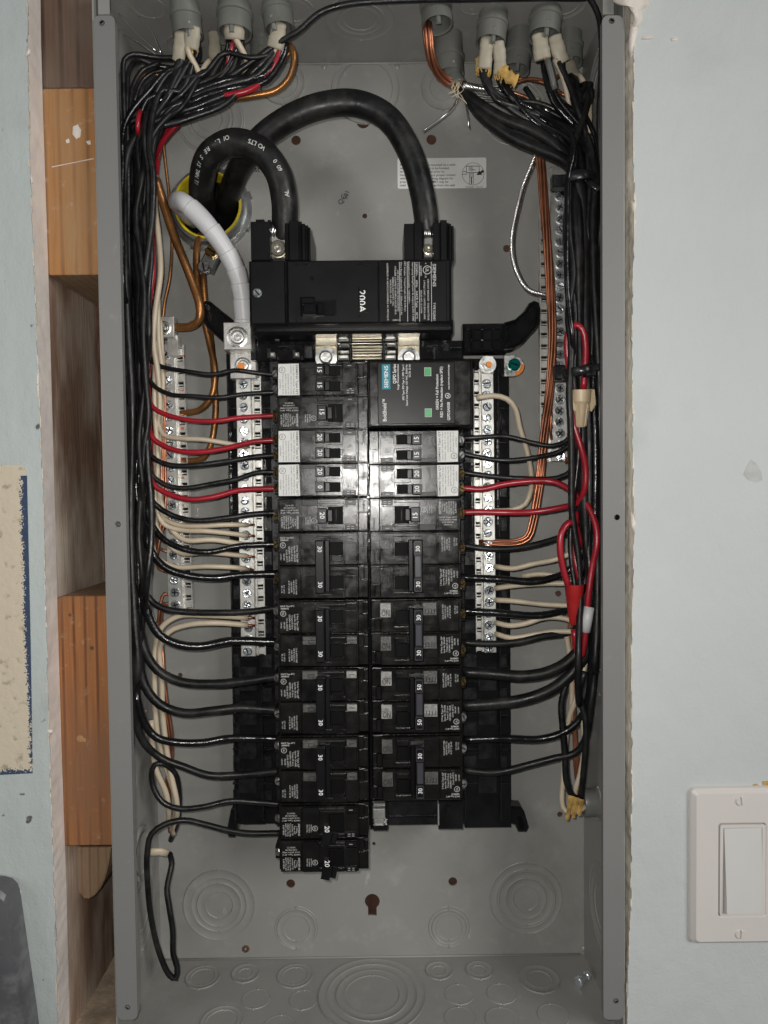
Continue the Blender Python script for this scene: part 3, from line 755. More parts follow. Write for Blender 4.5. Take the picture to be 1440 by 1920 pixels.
def prect(mb, x0, y0, x1, y1, y, mi=0):
    (ax, az), (bx_, bz) = pt(x0, y0, y), pt(x1, y1, y); mb.add([(ax, y, az), (bx_, y, az), (bx_, y, bz), (ax, y, bz)], [(0, 1, 2, 3)], mi)
for x0, y0, x1, y1 in ((874, 311, 899, 312), (874, 311, 875, 323), (874, 323, 899, 324), (898, 311, 899, 324), (868, 321, 874, 322), (880, 324, 881, 345), (887, 324, 888, 345), (884, 318, 892, 319), (866, 326, 876, 327), (883, 332, 885, 345)):
    prect(q, x0, y0, x1, y1, sy - .0001)
for r_ in (4, 2): c = pt(883, 317, 0); c = pt(883, 317, sy - .0001); ring(q, c[0], c[1], sy - .0001, r_ * px_, .7 * px_, 14); c = pt(884, 329, sy - .0001); ring(q, c[0], c[1], sy - .0001, r_ * px_, .7 * px_, 14)
P = [(893, 328), (899, 320), (900, 323), (905, 318), (908, 322), (902, 326), (904, 328)]
q.add([(pt(a, b, 0)[0] * 1, sy - .0001, 0) for a, b in P], []) if False else q.add([(*[pt(a, b, sy - .0001)[0]], sy - .0001, pt(a, b, sy - .0001)[1]) for a, b in P], [(0, 1, 6), (1, 2, 3, 4, 5, 6)])
rebase(q.build('lettering', 'ink', so))
# ink stamps on the enamel
q = MB(); x, z = pt(485, 317, DB - .0004); text(q, "1st S", x, z, DB - .0004, 10 * px_, bold=True)
x, z = pt(641, 374, DB - .0004); text(q, "QC", x, z, DB - .0004, 9 * px_, rd=(.5, .87), bold=False); x, z = pt(649, 366, DB - .0004); text(q, "185", x, z, DB - .0004, 8 * px_, rd=(-.35, -.94))
q.build('ink_stamp', 'ink', bx, world=True)
# dried dark lump on the lower back panel
q = MB(); c = B(461, 1779, DB); rr_ = random.Random(5)
for k in range(7):
    a = k * .9; q.lathe([(.0001, -.0012), (.0009, -.001), (.0013, 0)], 6, c.x + .0022 * math.cos(a), c.z + .0022 * math.sin(a), DB, cap=False)
q.build('dried_blob', 'hole', bx, True, True)

# loose bolt lying on the box floor
bl = thing('loose_bolt', 'loose zinc bolt lying on the box floor in the lower right corner', 'bolt', (B(1083, 1858, .06).x, .06, ZB))
q = MB(); q.lathe([(.0001, 0), (.0032, 0), (.0042, .0006), (.0042, .0035), (.0028, .0036), (.0028, .010), (.0026, .0105), (.0028, .011), (.0036, .0115), (.0036, .0145), (.0001, .0148)], 12, cap=False)
q.xf(Matrix.Translation((0, 0, .0042)) @ Matrix.Rotation(math.radians(-50), 4, 'Z'))
o = q.build('bolt_shaft', 'screw', bl); autosmooth(o, 40)

# ================================================================== interior base, bars, buses
ib = thing('breaker_mounting_base', 'black moulded plastic mounting base behind the two breaker columns', 'mounting base', (0.005, DB, -.1))
YB = .082
q = MB()
pbox(q, 432, 662, 512, 1545, YB, DB); q.build('side_rail', 'gloss', ib, world=True)
q = MB(); pbox(q, 868, 672, 956, 1552, YB, DB); q.build('side_rail', 'gloss', ib, world=True)
q = MB(); pbox(q, 512, 660, 868, 1548, .080, DB); q.build('centre_web', 'black', ib, world=True)
# ribs, pockets and tabs on the rails
q = MB()
for k in range(13):
    yy = 700 + k * 64
    for xa, xb in ((436, 452), (488, 512), (870, 896), (938, 953)):
        pbox(q, xa, yy, xb, yy + 2.5, YB - .0022, YB + .001, .0003)
        if R.random() < .7: pbox(q, xa + 1, yy + 14, xb - 2, yy + 40, YB - .0011, YB + .001, .0004)
for xa in (433, 486, 868, 936): pbox(q, xa, 690, xa + 2.5, 1540, YB - .0035, YB + .001, .0004)
for yy in range(1250, 1500, 64):
    for xa in (446, 896): pbox(q, xa, yy, xa + 36, yy + 46, YB - .0010, YB + .001, .0006)
tag(q.build('moulded_rib', 'black', ib, world=True), kind='stuff')
# arms at the top and feet at the bottom
def arm(pts, y0, name='arm', k=.34):
    """a dished arm: raised rim round a sunken floor"""
    o_ = [(B(a, b, y0).x, B(a, b, y0).z) for a, b in pts]; n = len(o_)
    ar = sum(o_[i][0] * o_[(i + 1) % n][1] - o_[(i + 1) % n][0] * o_[i][1] for i in range(n))
    if ar < 0: o_ = o_[::-1]
    ins = []
    t = .0022
    for i in range(n):
        p0, p1, p2 = Vector(o_[i - 1]), Vector(o_[i]), Vector(o_[(i + 1) % n])
        e1 = (p1 - p0).normalized(); e2 = (p2 - p1).normalized(); n1 = Vector((-e1.y, e1.x)); n2 = Vector((-e2.y, e2.x)); m = (n1 + n2); m = m / max(m.length, .3); ins.append(p1 + m * t * 1.1)
    mid = [p - (p - Vector(q_)) * .5 for p, q_ in zip(ins, o_)]
    rings = [(o_, y0 + .016), (o_, y0 + .0012), ([tuple(Vector(a) * .6 + Vector(b) * .4) for a, b in zip(o_, mid)], y0), ([tuple(v) for v in mid], y0), ([tuple(v) for v in ins], y0 + .0015), ([tuple(v) for v in ins], y0 + .009)]
    q = MB(); v = []; f = []
    for pts_, y in rings: v += [(x, y, z) for x, z in pts_]
    for a in range(len(rings) - 1):
        for i in range(n): j = (i + 1) % n; f.append((a * n + i, a * n + j, (a + 1) * n + j, (a + 1) * n + i))
    f.append(tuple(range((len(rings) - 1) * n, len(rings) * n)))
    q.add(v, f); o = q.build(name, 'gloss', ib, world=True); autosmooth(o, 35)
arm([(378, 568), (385, 563), (394, 564), (418, 584), (442, 603), (474, 626), (474, 655), (425, 655), (419, 642), (388, 615), (379, 602)], .068)
arm([(946, 604), (966, 598), (984, 582), (992, 568), (1002, 563), (1011, 567), (1014, 578), (1013, 606), (1004, 618), (980, 644), (964, 653), (946, 655)], .066)
q = MB(); pbox(q, 868, 606, 950, 660, .0705, .084, .0012); q.build('bracket_body', 'gloss', ib, world=True)
q = MB()
for xx in (885, 905, 925, 942): pbox(q, xx, 612, xx + 3, 655, .0675, .072, .0003)
for yy in (614, 634, 652): pbox(q, 872, yy, 955, yy + 3, .068, .072, .0003)
q.build('lattice_rib', 'gloss', ib, world=True)
for P, Q in (([(432, 1520), (446, 1518), (446, 1560), (440, 1572), (428, 1571), (424, 1560)], None), ([(956, 1512), (978, 1514), (984, 1524), (992, 1552), (988, 1561), (972, 1561), (966, 1548), (956, 1545)], [(970, 1530), (976, 1528), (984, 1550), (980, 1556), (974, 1552)])):
    q = MB(); pprism(q, P, .088, DB, .0012); autosmooth(q.build('foot', 'gloss', ib, world=True), 30)
    if Q: q = MB(); pprism(q, Q, .0876, .09, .0004); q.build('foot_recess', 'dark', ib, world=True)
# lower right connector remains: bright stab and plastic clip
q = MB(); pbox(q, 700, 1507, 722, 1512, .055, .06); pbox(q, 699, 1517, 722, 1536, .057, .062, .0006); pbox(q, 701, 1536, 720, 1550, .062, .066, .0006); q.build('stab', 'tinbar', ib, world=True)
q = MB(); pbox(q, 694, 1500, 728, 1556, .066, DB, .001); pbox(q, 700, 1548, 727, 1558, .060, DB); q.build('clip_block', 'gloss', ib, world=True)
q = MB(); pbox(q, 822, 1504, 868, 1556, .060, DB, .001); pbox(q, 838, 1512, 846, 1528, .0565, .062); q.build('clip_block', 'gloss', ib, world=True)
q = MB(); pbox(q, 821, 1508, 823.5, 1548, .055, .062); q.build('clip_blade', 'tinbar', ib, world=True)
q = MB(); pbox(q, 455, 1541, 498, 1546, .0815, .083); pbox(q, 730, 1530, 868, 1533, .079, .083); q.build('moulded_line', 'gloss', ib, world=True)
# the bus under the main breaker
q = MB(); pbox(q, 500, 606, 846, 624, .040, .050, .002); pbox(q, 633, 640, 742, 643, .0485, .053, .0005); pbox(q, 658, 662, 718, 665, .0485, .052, .0005); q.build('smoked_cover', 'gloss', ib, world=True)
q = MB(); pbox(q, 480, 600, 846, 640, .060, DB, .001); pbox(q, 478, 640, 868, 676, .066, DB, .001); q.build('bus_housing', 'gloss', ib, world=True)
for xa, xb in ((591, 632), (746, 787)):
    q = MB(); pbox(q, xa, 612, xb, 648, .052, .060, .0005); pbox(q, xa, 649, xb, 676, .055, .060, .0005); q.build('bus_strap', 'bus', ib, world=True)
    c = B((xa + xb) / 2, 671, .053); q = MB(); q.lathe([(.0001, -.004), (.004, -.004), (.0052, -.003), (.0052, 0), (.0085, .0002), (.0085, .0016)], 20, c.x, c.z, c.y, cap=False); autosmooth(q.build('bus_bolt', 'zinc', ib, world=True), 40)
q = MB()
for k in range(11):
    yy = 616 + k * 5.4; pbox(q, 660, yy, 716, yy + (4.2 if k != 5 else 2), .050 + .0003 * (k % 3), .062, .0004)
q.build('laminated_bus', 'bus', ib, world=True)
for xa in (634, 722):
    for yy, h in ((628, 10), (640, 7), (657, 5), (665, 9)):
        q = MB(); pbox(q, xa + (0 if h > 7 else 4), yy, xa + 20, yy + h, .052, .058, .0012); q.build('spring_clip', 'tinbar', ib, world=True)
q = MB()
for xx, yy, w_, h_ in ((500, 622, 40, 5), (555, 622, 14, 14), (500, 652, 8, 20), (520, 648, 22, 3), (548, 655, 6, 18), (570, 648, 16, 24), (640, 648, 82, 5), (655, 612, 4, 66), (717, 612, 4, 66), (792, 622, 30, 3), (800, 646, 22, 3), (812, 650, 5, 24), (830, 645, 12, 4), (846, 650, 20, 3), (470, 655, 10, 20)):
    pbox(q, xx, yy, xx + w_, yy + h_, .056, .068, .0005)
tag(q.build('housing_rib', 'black', ib, world=True), kind='stuff')
for xx, yy in ((519, 632), (510, 664), (556, 664), (700, 684)):
    q = MB(); pbox(q, xx - 4, yy - 4, xx + 4, yy + 5, .054, .062, .0015); q.build('spring_clip', 'tinbar', ib, world=True)
# centre spine between the columns
q = MB(); pbox(q, 689, 676, 695, 1500, .055, .075, .0005); q.build('centre_spine', 'gloss', ib, world=True)

def bar(label, cat, px0, px1, py0, py1, y0, side, n, group, first, last, name='terminal_bar', skip=(), bigtop=False, lean=0):
    """a drilled terminal bar: body, side rail with holes, screws"""
    t = thing(name, label, cat, B((px0 + px1) / 2, py1, DB), group)
    pm = (px0 + px1) / 2
    a = B(px0, (py0 + py1) / 2, y0); b = B(px1, (py0 + py1) / 2, y0)
    top = B(pm + (-lean), py0, y0); bot = B(pm + lean, py1, y0)
    w_ = b.x - a.x
    sh_ = (top.x - bot.x) / (top.z - bot.z)          # slight lean of the bar
    q = MB(); q.box(-w_ / 2, w_ / 2, 0, top.z - bot.z, y0, y0 + .0075, .0004)
    mt = Matrix.Translation((bot.x, 0, bot.z)) @ Matrix(((1, 0, sh_, 0), (0, 1, 0, 0), (0, 0, 1, 0), (0, 0, 0, 1)))
    q.xf(mt); q.build('bar_body', 'tinbar', t, world=True)
    rw = w_ * .62
    r0, r1 = (w_ / 2, w_ / 2 + rw) if side > 0 else (-w_ / 2 - rw, -w_ / 2)
    L_ = top.z - bot.z; st_ = L_ / n
    q = MB(); q.box(r0 + (0 if side > 0 else rw * .75), r1 - (rw * .75 if side > 0 else 0), 0, L_, y0 + .0035, y0 + .0085, .0002); q.box(r0 + (rw * .85 if side > 0 else 0), r1 - (0 if side > 0 else rw * .85), 0, L_, y0 + .0035, y0 + .0085, .0002)
    for k in range(n):
        q.box(r0 + .0004, r1 - .0004, k * st_ + st_ * .08, k * st_ + st_ * .70, y0 + .0038, y0 + .0085, .0003); q.box(r0 + .0004, r1 - .0004, k * st_ + st_ * .78, k * st_ + st_ * .90, y0 + .0052, y0 + .0085, .0002)
    q.xf(mt); q.build('drilled_rail', 'tinbar', t, world=True)
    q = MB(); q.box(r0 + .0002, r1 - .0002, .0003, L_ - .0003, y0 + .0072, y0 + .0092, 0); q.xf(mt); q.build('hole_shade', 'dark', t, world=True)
    for k in range(n):
        py = first + (last - first) * k / (n - 1)
        if k in skip: continue
        c = B(pm - 1 + (3 if px0 == 1033 else 0) + lean * (2 * (py - py0) / (py1 - py0) - 1) + (R.uniform(-1, 1)), py, y0 - .0022)
        screw(t, c, 'cross' if R.random() < .6 else 'slot', R.uniform(0, 3.14), .0037 * R.uniform(.95, 1.05), tilt=.14)
    return t
gN = 'screw terminal bars beside the breaker columns'
nb1 = bar('left neutral bar on the black rail with cream wires landed low', 'terminal bar', 447, 475, 700, 1231, .0710, 1, 24, gN, 720, 1222, skip=(), lean=5)
nb2 = bar('right neutral bar on the black rail beside the copper bundle', 'terminal bar', 905, 928, 690, 1224, .0710, -1, 24, gN, 719, 1216, lean=3)
gb1 = bar('left ground bar screwed to the grey back panel under a big lug', 'terminal bar', 307, 334, 645, 1143, .0840, 1, 21, gN, 665, 1135, lean=9)
gb2 = bar('right ground bar half hidden behind the black wire bundle', 'terminal bar', 1033, 1064, 312, 865, .0800, -1, 25, gN, 345, 855, lean=0)

def lug(parent, px0, py0, px1, py1, y0, y1, rr_, m='tinbar', name='lug'):
    q = MB(); pbox(q, px0, py0, px1, py1, y0, y1, .0006); o = q.build(name, m, parent, world=True)
    c = B((px0 + px1) / 2, (py0 + py1) / 2 + 2, y0)
    q = MB(); q.lathe([(.0001, .0010), (rr_ * .32, .0010), (rr_ * .34, -.0006), (rr_ * .5, -.0008), (rr_ * .62, -.0004), (rr_ * .72, .0008), (rr_ * .8, -.0006), (rr_, -.0001), (rr_ * 1.02, .001)], 24, c.x, c.z, c.y - .0004, cap=False)
    s = q.build('set_screw', 'zinc', parent, world=True); autosmooth(s, 40)
    q = MB(); q.lathe([(.0001, -.0016), (rr_ * .28, -.0014), (rr_ * .3, .0008)], 6, c.x + .0004, c.z - .0003, c.y, cap=False); q.build('set_screw_core', 'tinbar', parent, world=True)
    return o
# big neutral lug and the orange dotted screw plate
lug(nb1, 419, 604, 471, 656, .048, .066, .0082)
lug(nb1, 431, 657, 480, 710, .064, .074, .0066)
c = B(452, 686, .062); q = MB(); q.lathe([(.0001, -.0006), (.0026, -.0004), (.0029, .0012)], 12, c.x, c.z, c.y, cap=False); q.build('orange_dot', 'orange', nb1, world=True)
c = B(914, 684, .064); q = MB(); q.lathe([(.0001, -.0045), (.0030, -.0045), (.0030, -.0010), (.0068, -.0010), (.0070, .0006)], 20, c.x, c.z, c.y, cap=False); autosmooth(q.build('washer', 'zinc', nb2, world=True), 40)
q = MB(); q.lathe([(.0030, -.0034), (.0052, -.0034), (.0054, -.0028), (.0054, 0)], 6, c.x, c.z, c.y, cap=False); q.build('hex_nut', 'zinc', nb2, world=True)
c = B(917, 683, .0585); q = MB(); q.lathe([(.0001, -.0006), (.0022, -.0005), (.0025, .001)], 12, c.x, c.z, c.y, cap=False); q.build('orange_dot', 'orange', nb2, world=True)
q = MB(); pbox(q, 904, 667, 926, 700, .0665, .073, .0005); q.build('bar_tab', 'tinbar', nb2, world=True)
# green bonding screw on its tab
bt = thing('bonding_screw', 'green bonding screw on a round tab painted orange at its rim', 'screw', B(964, 686, DB))
c = B(964, 686, .078); q = MB(); q.lathe([(.0001, 0), (.0078, 0), (.0082, .0005), (.0082, .0018)], 26, c.x, c.z, c.y, cap=False); pbox(q, 945, 666, 966, 706, .0775, .080); q.build('round_tab', 'zinc', bt, world=True)
mb_ = MB(); v = []; 
for k in range(13):
    a = math.radians(-110 + 120 * k / 12); v.append((c.x + .0082 * math.cos(a), c.z + .0082 * math.sin(a)))
for k in range(12, -1, -1):
    a = math.radians(-110 + 120 * k / 12); v.append((c.x + .0052 * math.cos(a), c.z + .0052 * math.sin(a)))
mb_.prism(v, .0776, .0785); mb_.build('orange_rim', 'orange', bt, world=True)
screw(bt, (c.x - .0004, .0735, c.z + .0006), 'slot', .4, .0050, 'greenscrew', 'screw_head')
# ground lug on the left ground bar
lug(gb1, 291, 593, 326, 633, .074, .084, .0055)
q = MB(); pbox(q, 313, 628, 334, 668, .080, .088, .0004); q.build('lug_tongue', 'tinbar', gb1, world=True)

# ================================================================== breakers
YF = 0.026; S = mpp(YF)                      # S: metres per photo pixel on the breaker faces
def L(u, v, w): return (u * S, -w * S, v * S)   # local: u from wire side to centre, v up, w towards the camera
def lb(mb, u0, u1, v0, v1, w1, w0=-60, c=.8, mi=0): return mb.box(u0 * S, u1 * S, v0 * S, v1 * S, -w1 * S, -w0 * S, c * S, mi)
def ltext(mb, s, u, v, w, h, wd=None, rd=DN, bold=False, align='c', mi=0):
    return text(mb, s, u * S, v * S, -w * S, h * S, rd, None if wd is None else wd * S, bold, mi, align)
def mount(t, cx, cy, flip):
    c = B(cx, cy, YF); t.location = c; t.rotation_euler = (0, math.pi if flip else 0, 0)
def terminal(t, v, kind='brass'):
    q = MB(); lb(q, -8, 6, v - 9, v + 9, -30, -70); lb(q, -7, 2, v - 11.5, v - 8.5, -22, -70); lb(q, -7, 2, v + 8.5, v + 11.5, -22, -70)
    q.build('terminal_block', 'case', t)
    me = SM.get((kind, 'slot')) or SM.setdefault((kind, 'slot'), screwmesh(0.0032, 'slot', kind))
    o = bpy.data.objects.new('terminal_screw', me); COL.objects.link(o); o.parent = t
    o.location = L(-3, v, -22); o.rotation_euler = (0.1, R.uniform(0, 3), math.radians(-28))
def ul(mb, u, v, w, r=6): ring(mb, u * S, v * S, -w * S, r * S, .8 * S, 18); ltext(mb, "UL", u, v, w, 3.6, 6, bold=True)
GB = 'circuit breakers in the two columns'
def casing(H, two=False):
    """stepped moulded case for one pole of height H px"""
    h = H / 2 - .4; q = MB()
    lb(q, 2, 173.5, -h, h, -14, -150, 1.0)                       # body
    lb(q, 6, 155, -h + 1.2, h - 1.2, -3, -20, 1.0)             # main deck
    lb(q, 8, 46, -h + 4, h - 3.5, -.6, -20, .8)                # label deck
    lb(q, 155, 172.5, -h + 2, 4, -9, -20, 1.0); lb(q, 155, 165, 5, h - 2, -8, -20, 1.0); lb(q, 166, 173.5, 6, h - 5, -11, -20, .8)
    return q
def tandem(label, n1, n2, cx, cy, flip, kind):
    t = thing('circuit_breaker', label, 'circuit breaker', group=GB); mount(t, cx, cy, flip)
    q = casing(63)
    lb(q, 48, 78, -29, 29, .4, -8); lb(q, 96, 150, -7, 3.5, .8, -8); lb(q, 126, 152, -18, 28, 1.2, -8); lb(q, 78, 126, 26, 29.5, .4, -8); lb(q, 78, 126, -29.5, -22, .4, -8)
    lb(q, 128, 150, -29.5, -19.5, 1.4, -8, .6)
    q.build('case', 'case', t)
    q = MB()
    for k in range(8): lb(q, 51 + k * 3.2, 52.6 + k * 3.2, -29, -21, 1.2, -4, .3)
    q.build('grip_rib', 'case', t)
    q = MB(); lb(q, 127, 151, -29, -20, 1.8, 0, .6); lb(q, 49, 79, 21, 29, 1.0, 0, .6); lb(q, 128, 151, 20, 29, 1.8, 0, .6); q.build('latch_window', 'satin', t)
    q = MB()
    for vv in (-26.4, -22.4):
        for uu in (134, 142): lb(q, uu, uu + 5, vv, vv + .9, 2.0, 1, .2)
    lb(q, 136, 143, 24, 25, 2.0, 1, .2); q.build('moulded_mark', 'printdim', t)
    for vv, nn in ((15.5, n1), (-13, n2)):
        q = MB(); lb(q, 95, 122, vv - 9, vv + 9, 1.2, -10, .5); q.build('toggle_slot', 'dark', t)
        q = MB(); lb(q, 76, 93, vv - 9.5, vv + 10, 12, -8, 1.2); lb(q, 93, 103, vv - 9, vv + 9, 6, -8, 1.5); o = q.build('toggle', 'satin', t)
        q = MB(); lb(q, 111, 120, vv - 7, vv + 7, -1, -9, 2); lb(q, 113, 114.2, vv - 7, vv + 7, 1.2, -6, .4); rebase_none = q.build('toggle_rocker', 'satin', t)
        q = MB(); ltext(q, nn, 85, vv, 12.3, 8.6, None, bold=True); q.build('lettering', 'print', t)
    q = MB(); q.prism([(x * S, z * S) for x, z in ((6, -29), (7, 29), (45, 29.5), (46, -29))], .2 * S, .8 * S); s_ = q.build('white_sticker', 'white', t)
    q = MB()
    ltext(q, "SIEMENS Type QT", 41.5, 0, .1, 3.6, 56, bold=True)
    for k, ln in enumerate(("Type QT HACR Type", "120/240V~ 10kA 40°C CU-AL", "Circuit Breaker Class CTL", "60/75°C Wire SWD", "Torque 25 lb-in")):
        ltext(q, ln, 35.5 - k * 5, -8 if k > 1 else 0, .1, 2.1, 38 if k > 1 else 54)
    ul(q, 14, 18, .1, 6.0)
    ltext(q, "LISTED", 10, -8, .1, 2.0, 18)
    q.build('lettering', 'ink', s_)
    terminal(t, 15.5, kind); terminal(t, -13, kind)
    return t
_tx = {}
def share(key, fn, name, m, t):
    if key not in _tx:
        o = fn().build(name, m, t); _tx[key] = o.data; return o
    o = bpy.data.objects.new(name, _tx[key]); COL.objects.link(o); o.parent = t; return o
def lab1():
    q = MB()
    for k, (ln, wd_) in enumerate((("SIEMENS", 25), ("1 Pole", 13), ("Type QP", 17), ("Issue No. TE", 22), ("Torque 25 Lb-in Max", 27), ("120/240V~ CU-AL", 26), ("60/75°C Wire 10kA", 26), ("LISTED", 20))):
        ltext(q, ln, 41.5 - k * 4.2, -13, 0, 2.7 if k else 3.2, wd_ * .95, bold=k == 0)
    for k, (ln, wd_) in enumerate((("HACR Type, 40°C", 34), ("CU-AL 60/75°C WIRE", 33), ("15-50A SWD HID", 22), ("USE IN CTL", 16))):
        ltext(q, ln, 26.5, 5 + k * 4.6, 0, 2.6, wd_, rd=(-1, 0))
    ul(q, 72, -10, 1.2, 5.2)
    for k, ln in enumerate(("ISSUE NO.", "C-9281", "SWD HID")): ltext(q, ln, 65 - k * 4, -10, 1.2, 2.2, 15)
    return q
def single(label, nn, cx, cy, flip, off=False):
    t = thing('circuit_breaker', label, 'circuit breaker', group=GB); mount(t, cx, cy, flip)
    q = casing(63)
    lb(q, 48, 80, -29, 29, .2, -8); lb(q, 80, 128, -29, -23, .8, -8); lb(q, 80, 128, 22, 26, .8, -8); lb(q, 126, 152, -17, 17, 1.2, -8); lb(q, 82, 129, 17, 22, .6, -8)
    lb(q, 130, 152, -29, -18, .6, -8, .5); lb(q, 130, 152, 18, 29, .6, -8, .5)
    q.build('case', 'case', t)
    q = MB()
    for k in range(8): lb(q, 50 + k * 3.4, 51.6 + k * 3.4, -29, -21, 1.0, -4, .3)
    q.build('grip_rib', 'case', t)
    q = MB(); lb(q, 130, 151, -28.5, -19, 1.4, 0, .6); lb(q, 130, 151, 19, 28.5, 1.4, 0, .6); lb(q, 50, 80, 18, 29, 1.0, 0, .6); q.build('latch_window', 'satin', t)
    q = MB()
    for vv in (-26, -22):
        for uu in (134, 142): lb(q, uu, uu + 5, vv, vv + .9, 1.7, 1, .2)
    lb(q, 137, 144, 24, 25, 1.7, 1, .2); q.build('moulded_mark', 'printdim', t)
    q = MB(); lb(q, 99, 126, -17, 16, 1.3, -12, .8); q.build('toggle_slot', 'dark', t)
    q = MB(); lb(q, 80, 97, -15, 13, 13, -8, 1.4)
    lb(q, 97, 108, -13, 11, 6, -8, 2); 
    if off: q.xf(Matrix.Translation((8 * S, 0, -4 * S)) @ Matrix.Rotation(.22, 4, 'Y') @ Matrix.Translation((0, 0, 0)))
    q.build('toggle', 'satin', t)
    q = MB(); lb(q, 110, 119, -9, 10, -1, -9, 2.5); lb(q, 106, 124, -11, -9.5, .5, -8, .4); lb(q, 106, 124, 10, 11.5, .5, -8, .4); lb(q, 113, 114.6, -11, 11, 1.6, -6, .5); q.build('toggle_rocker', 'satin', t)
    q = MB()
    ltext(q, nn, 89 if not off else 96, 0 if not off else -6, 13.4, 9, None, bold=True); q.build('lettering', 'print', t)
    share('lab1', lab1, 'lettering', 'printdim', t)
    terminal(t, -2, 'brass' if cy < 1500 else 'zinc')
    return t
def labA():
    q = MB()
    for k, (ln, wd_) in enumerate((("2 Pole Type QP", 32), ("Issue No. SX-6542", 30), ("Torque 25 Lb-in", 27), ("120/240V~ HACR", 29), ("CU-AL 60/75°C", 24), ("10kA 240V", 13))):
        ltext(q, ln, 41 - k * 5.0, -8.5 - (k > 3) * 4 - (k > 4) * 2, 0, 3.0, wd_, align='c')
    ul(q, 14, 8, 0, 5.4)
    ltext(q, "HACR Type 40°C", 22, 22, 0, 3.0, 26, rd=(1, 0), bold=True); ltext(q, "SIEMENS", 17, 17.5, 0, 3.0, 15, rd=(1, 0), bold=True)
    ltext(q, "LISTED", 10, -14, 0, 2.2, 12)
    return q
def labB():
    q = MB()
    for k, (ln, wd_) in enumerate((("CU-AL 60/75°C WIRE", 28), ("USE IN CLASS CTL", 26), ("LOAD CENTERS", 20), ("0-15°C 25-40", 24))): ltext(q, ln, 38 - k * 4.5, -8, 0, 2.7, wd_)
    ltext(q, "LT-1515", 15, -12, 0, 2.6, 15); ltext(q, "ES 1-12", 11, -12, 0, 2.6, 13)
    return q
def double(label, nn, cx, cy, flip, frost):
    t = thing('circuit_breaker', label, 'circuit breaker', group=GB); mount(t, cx, cy, flip)
    for vv, top in ((31.6, True), (-31.6, False)):
        q = casing(62.6)
        lb(q, 48, 80, -29, 16, 0, -8); lb(q, 80, 130, -29.5, -23, .8, -8); lb(q, 80, 130, 20, 24, .8, -8); lb(q, 130, 152, -29, 12, .4, -8); lb(q, 105, 128, -23, -13, .4, -8)
        q.xf(Matrix.Translation((0, 0, vv * S))); q.build('case', 'case', t)
        q = MB(); lb(q, 102, 127, vv - 12, vv + 13, 1.3, -12, .8); q.build('toggle_slot', 'dark', t)
        q = MB(); lb(q, 118, 124, vv - 10, vv + 10, -4, -10, 2.0); lb(q, 112.5, 114.5, vv - 11, vv + 11, 1.2, -8, .6); q.build('toggle_rocker', 'satin', t)
        # moulded ON / brand windows
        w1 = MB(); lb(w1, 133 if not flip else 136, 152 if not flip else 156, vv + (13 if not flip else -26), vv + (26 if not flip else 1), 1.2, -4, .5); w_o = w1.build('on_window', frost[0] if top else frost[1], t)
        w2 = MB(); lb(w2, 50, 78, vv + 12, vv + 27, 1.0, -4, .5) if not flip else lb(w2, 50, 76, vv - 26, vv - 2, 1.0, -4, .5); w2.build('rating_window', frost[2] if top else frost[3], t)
        q = MB()
        if flip:
            ltext(q, "ON", 146, vv - 7, 1.5, 11, 15, rd=(-1, 0)); lb(q, 137, 155, vv - 13.6, vv - 13, 1.4, 1, .1); q.xf(Matrix.Identity(4))
        else:
            lb(q, 138, 148, vv + 19, vv + 20.2, 1.6, 1, .2); lb(q, 60, 72, vv + 14, vv + 15, 1.3, 1, .2); lb(q, 60, 72, vv + 20, vv + 21, 1.3, 1, .2); lb(q, 60, 61, vv + 15, vv + 20, 1.3, 1, .2); lb(q, 71, 72, vv + 15, vv + 20, 1.3, 1, .2)
        q.build('moulded_mark', 'black', t)
        if flip:
            q = MB()
            for k in range(4): lb(q, 53 + k * 5.6, 54 + k * 5.6, vv - 14, vv - 5, 1.5, 0, .2); lb(q, 53 + k * 5.6, 57 + k * 5.6, vv - 6 , vv - 5, 1.5, 0, .2)
            q.build('moulded_mark', 'black', t)
        o = share('labA' if top else 'labB', labA if top else labB, 'lettering', 'printdim', t); o.location = (0, 0, vv * S)
        terminal(t, vv + (8 if top else 2), R.choice(('zinc', 'brass', 'zinc')))
    # the tie bar joining both toggles
    q = MB(); lb(q, 76, 93, -49.5, 49.5, 21, -4, 1.8); lb(q, 93, 102, -49, 49, 8, -6, 1.5)
    q.build('handle_tie', 'satin', t)
    if flip:
        q = MB(); lb(q, 79, 91, -20, 20, 22.2, 18, 1.2); q.build('tie_bridge', M['tiegrey'], t)
        q = MB(); 
        for a, b in ((-47, -23), (23, 47)):
            lb(q, 78, 79.4, a, b, 22.6, 18, .3); lb(q, 91, 92.4, a, b, 22.6, 18, .3); lb(q, 78, 92, a, a + 1.4, 22.6, 18, .3); lb(q, 78, 92, b - 1.4, b, 22.6, 18, .3)
        q.build('tie_frame', M['tiegrey'], t)
    q = MB(); 
    for vv in (33, -33): ltext(q, nn, 85, vv, 21.4, 8, None, bold=True)
    q.build('lettering', 'print', t)
    return t
M['tiegrey'] = mat('tie_grey', (0.045, 0.045, 0.055), 0.35, var=.1)
M['frost_glint'] = mat('clear_mark_glint', (0.24, 0.235, 0.22), 0.36, spec=.7, var=.35, vscale=200, bump=.0006, bscale=700)  # clear window plastic, flash reflection painted in as a paler colour
M['frost'] = mat('clear_mark_bright', (0.075, 0.073, 0.068), 0.42, spec=.6, var=.3, vscale=200, bump=.0005, bscale=700)
fr = ('case', 'case', 'case', 'case'); fb = ('frost', 'frost', 'frost', 'frost')
LX = 515; RX = 868
def lx(cy): return LX + (cy - 700) * .0055
def rx(cy): return RX - 3 + (cy - 800) * .0085
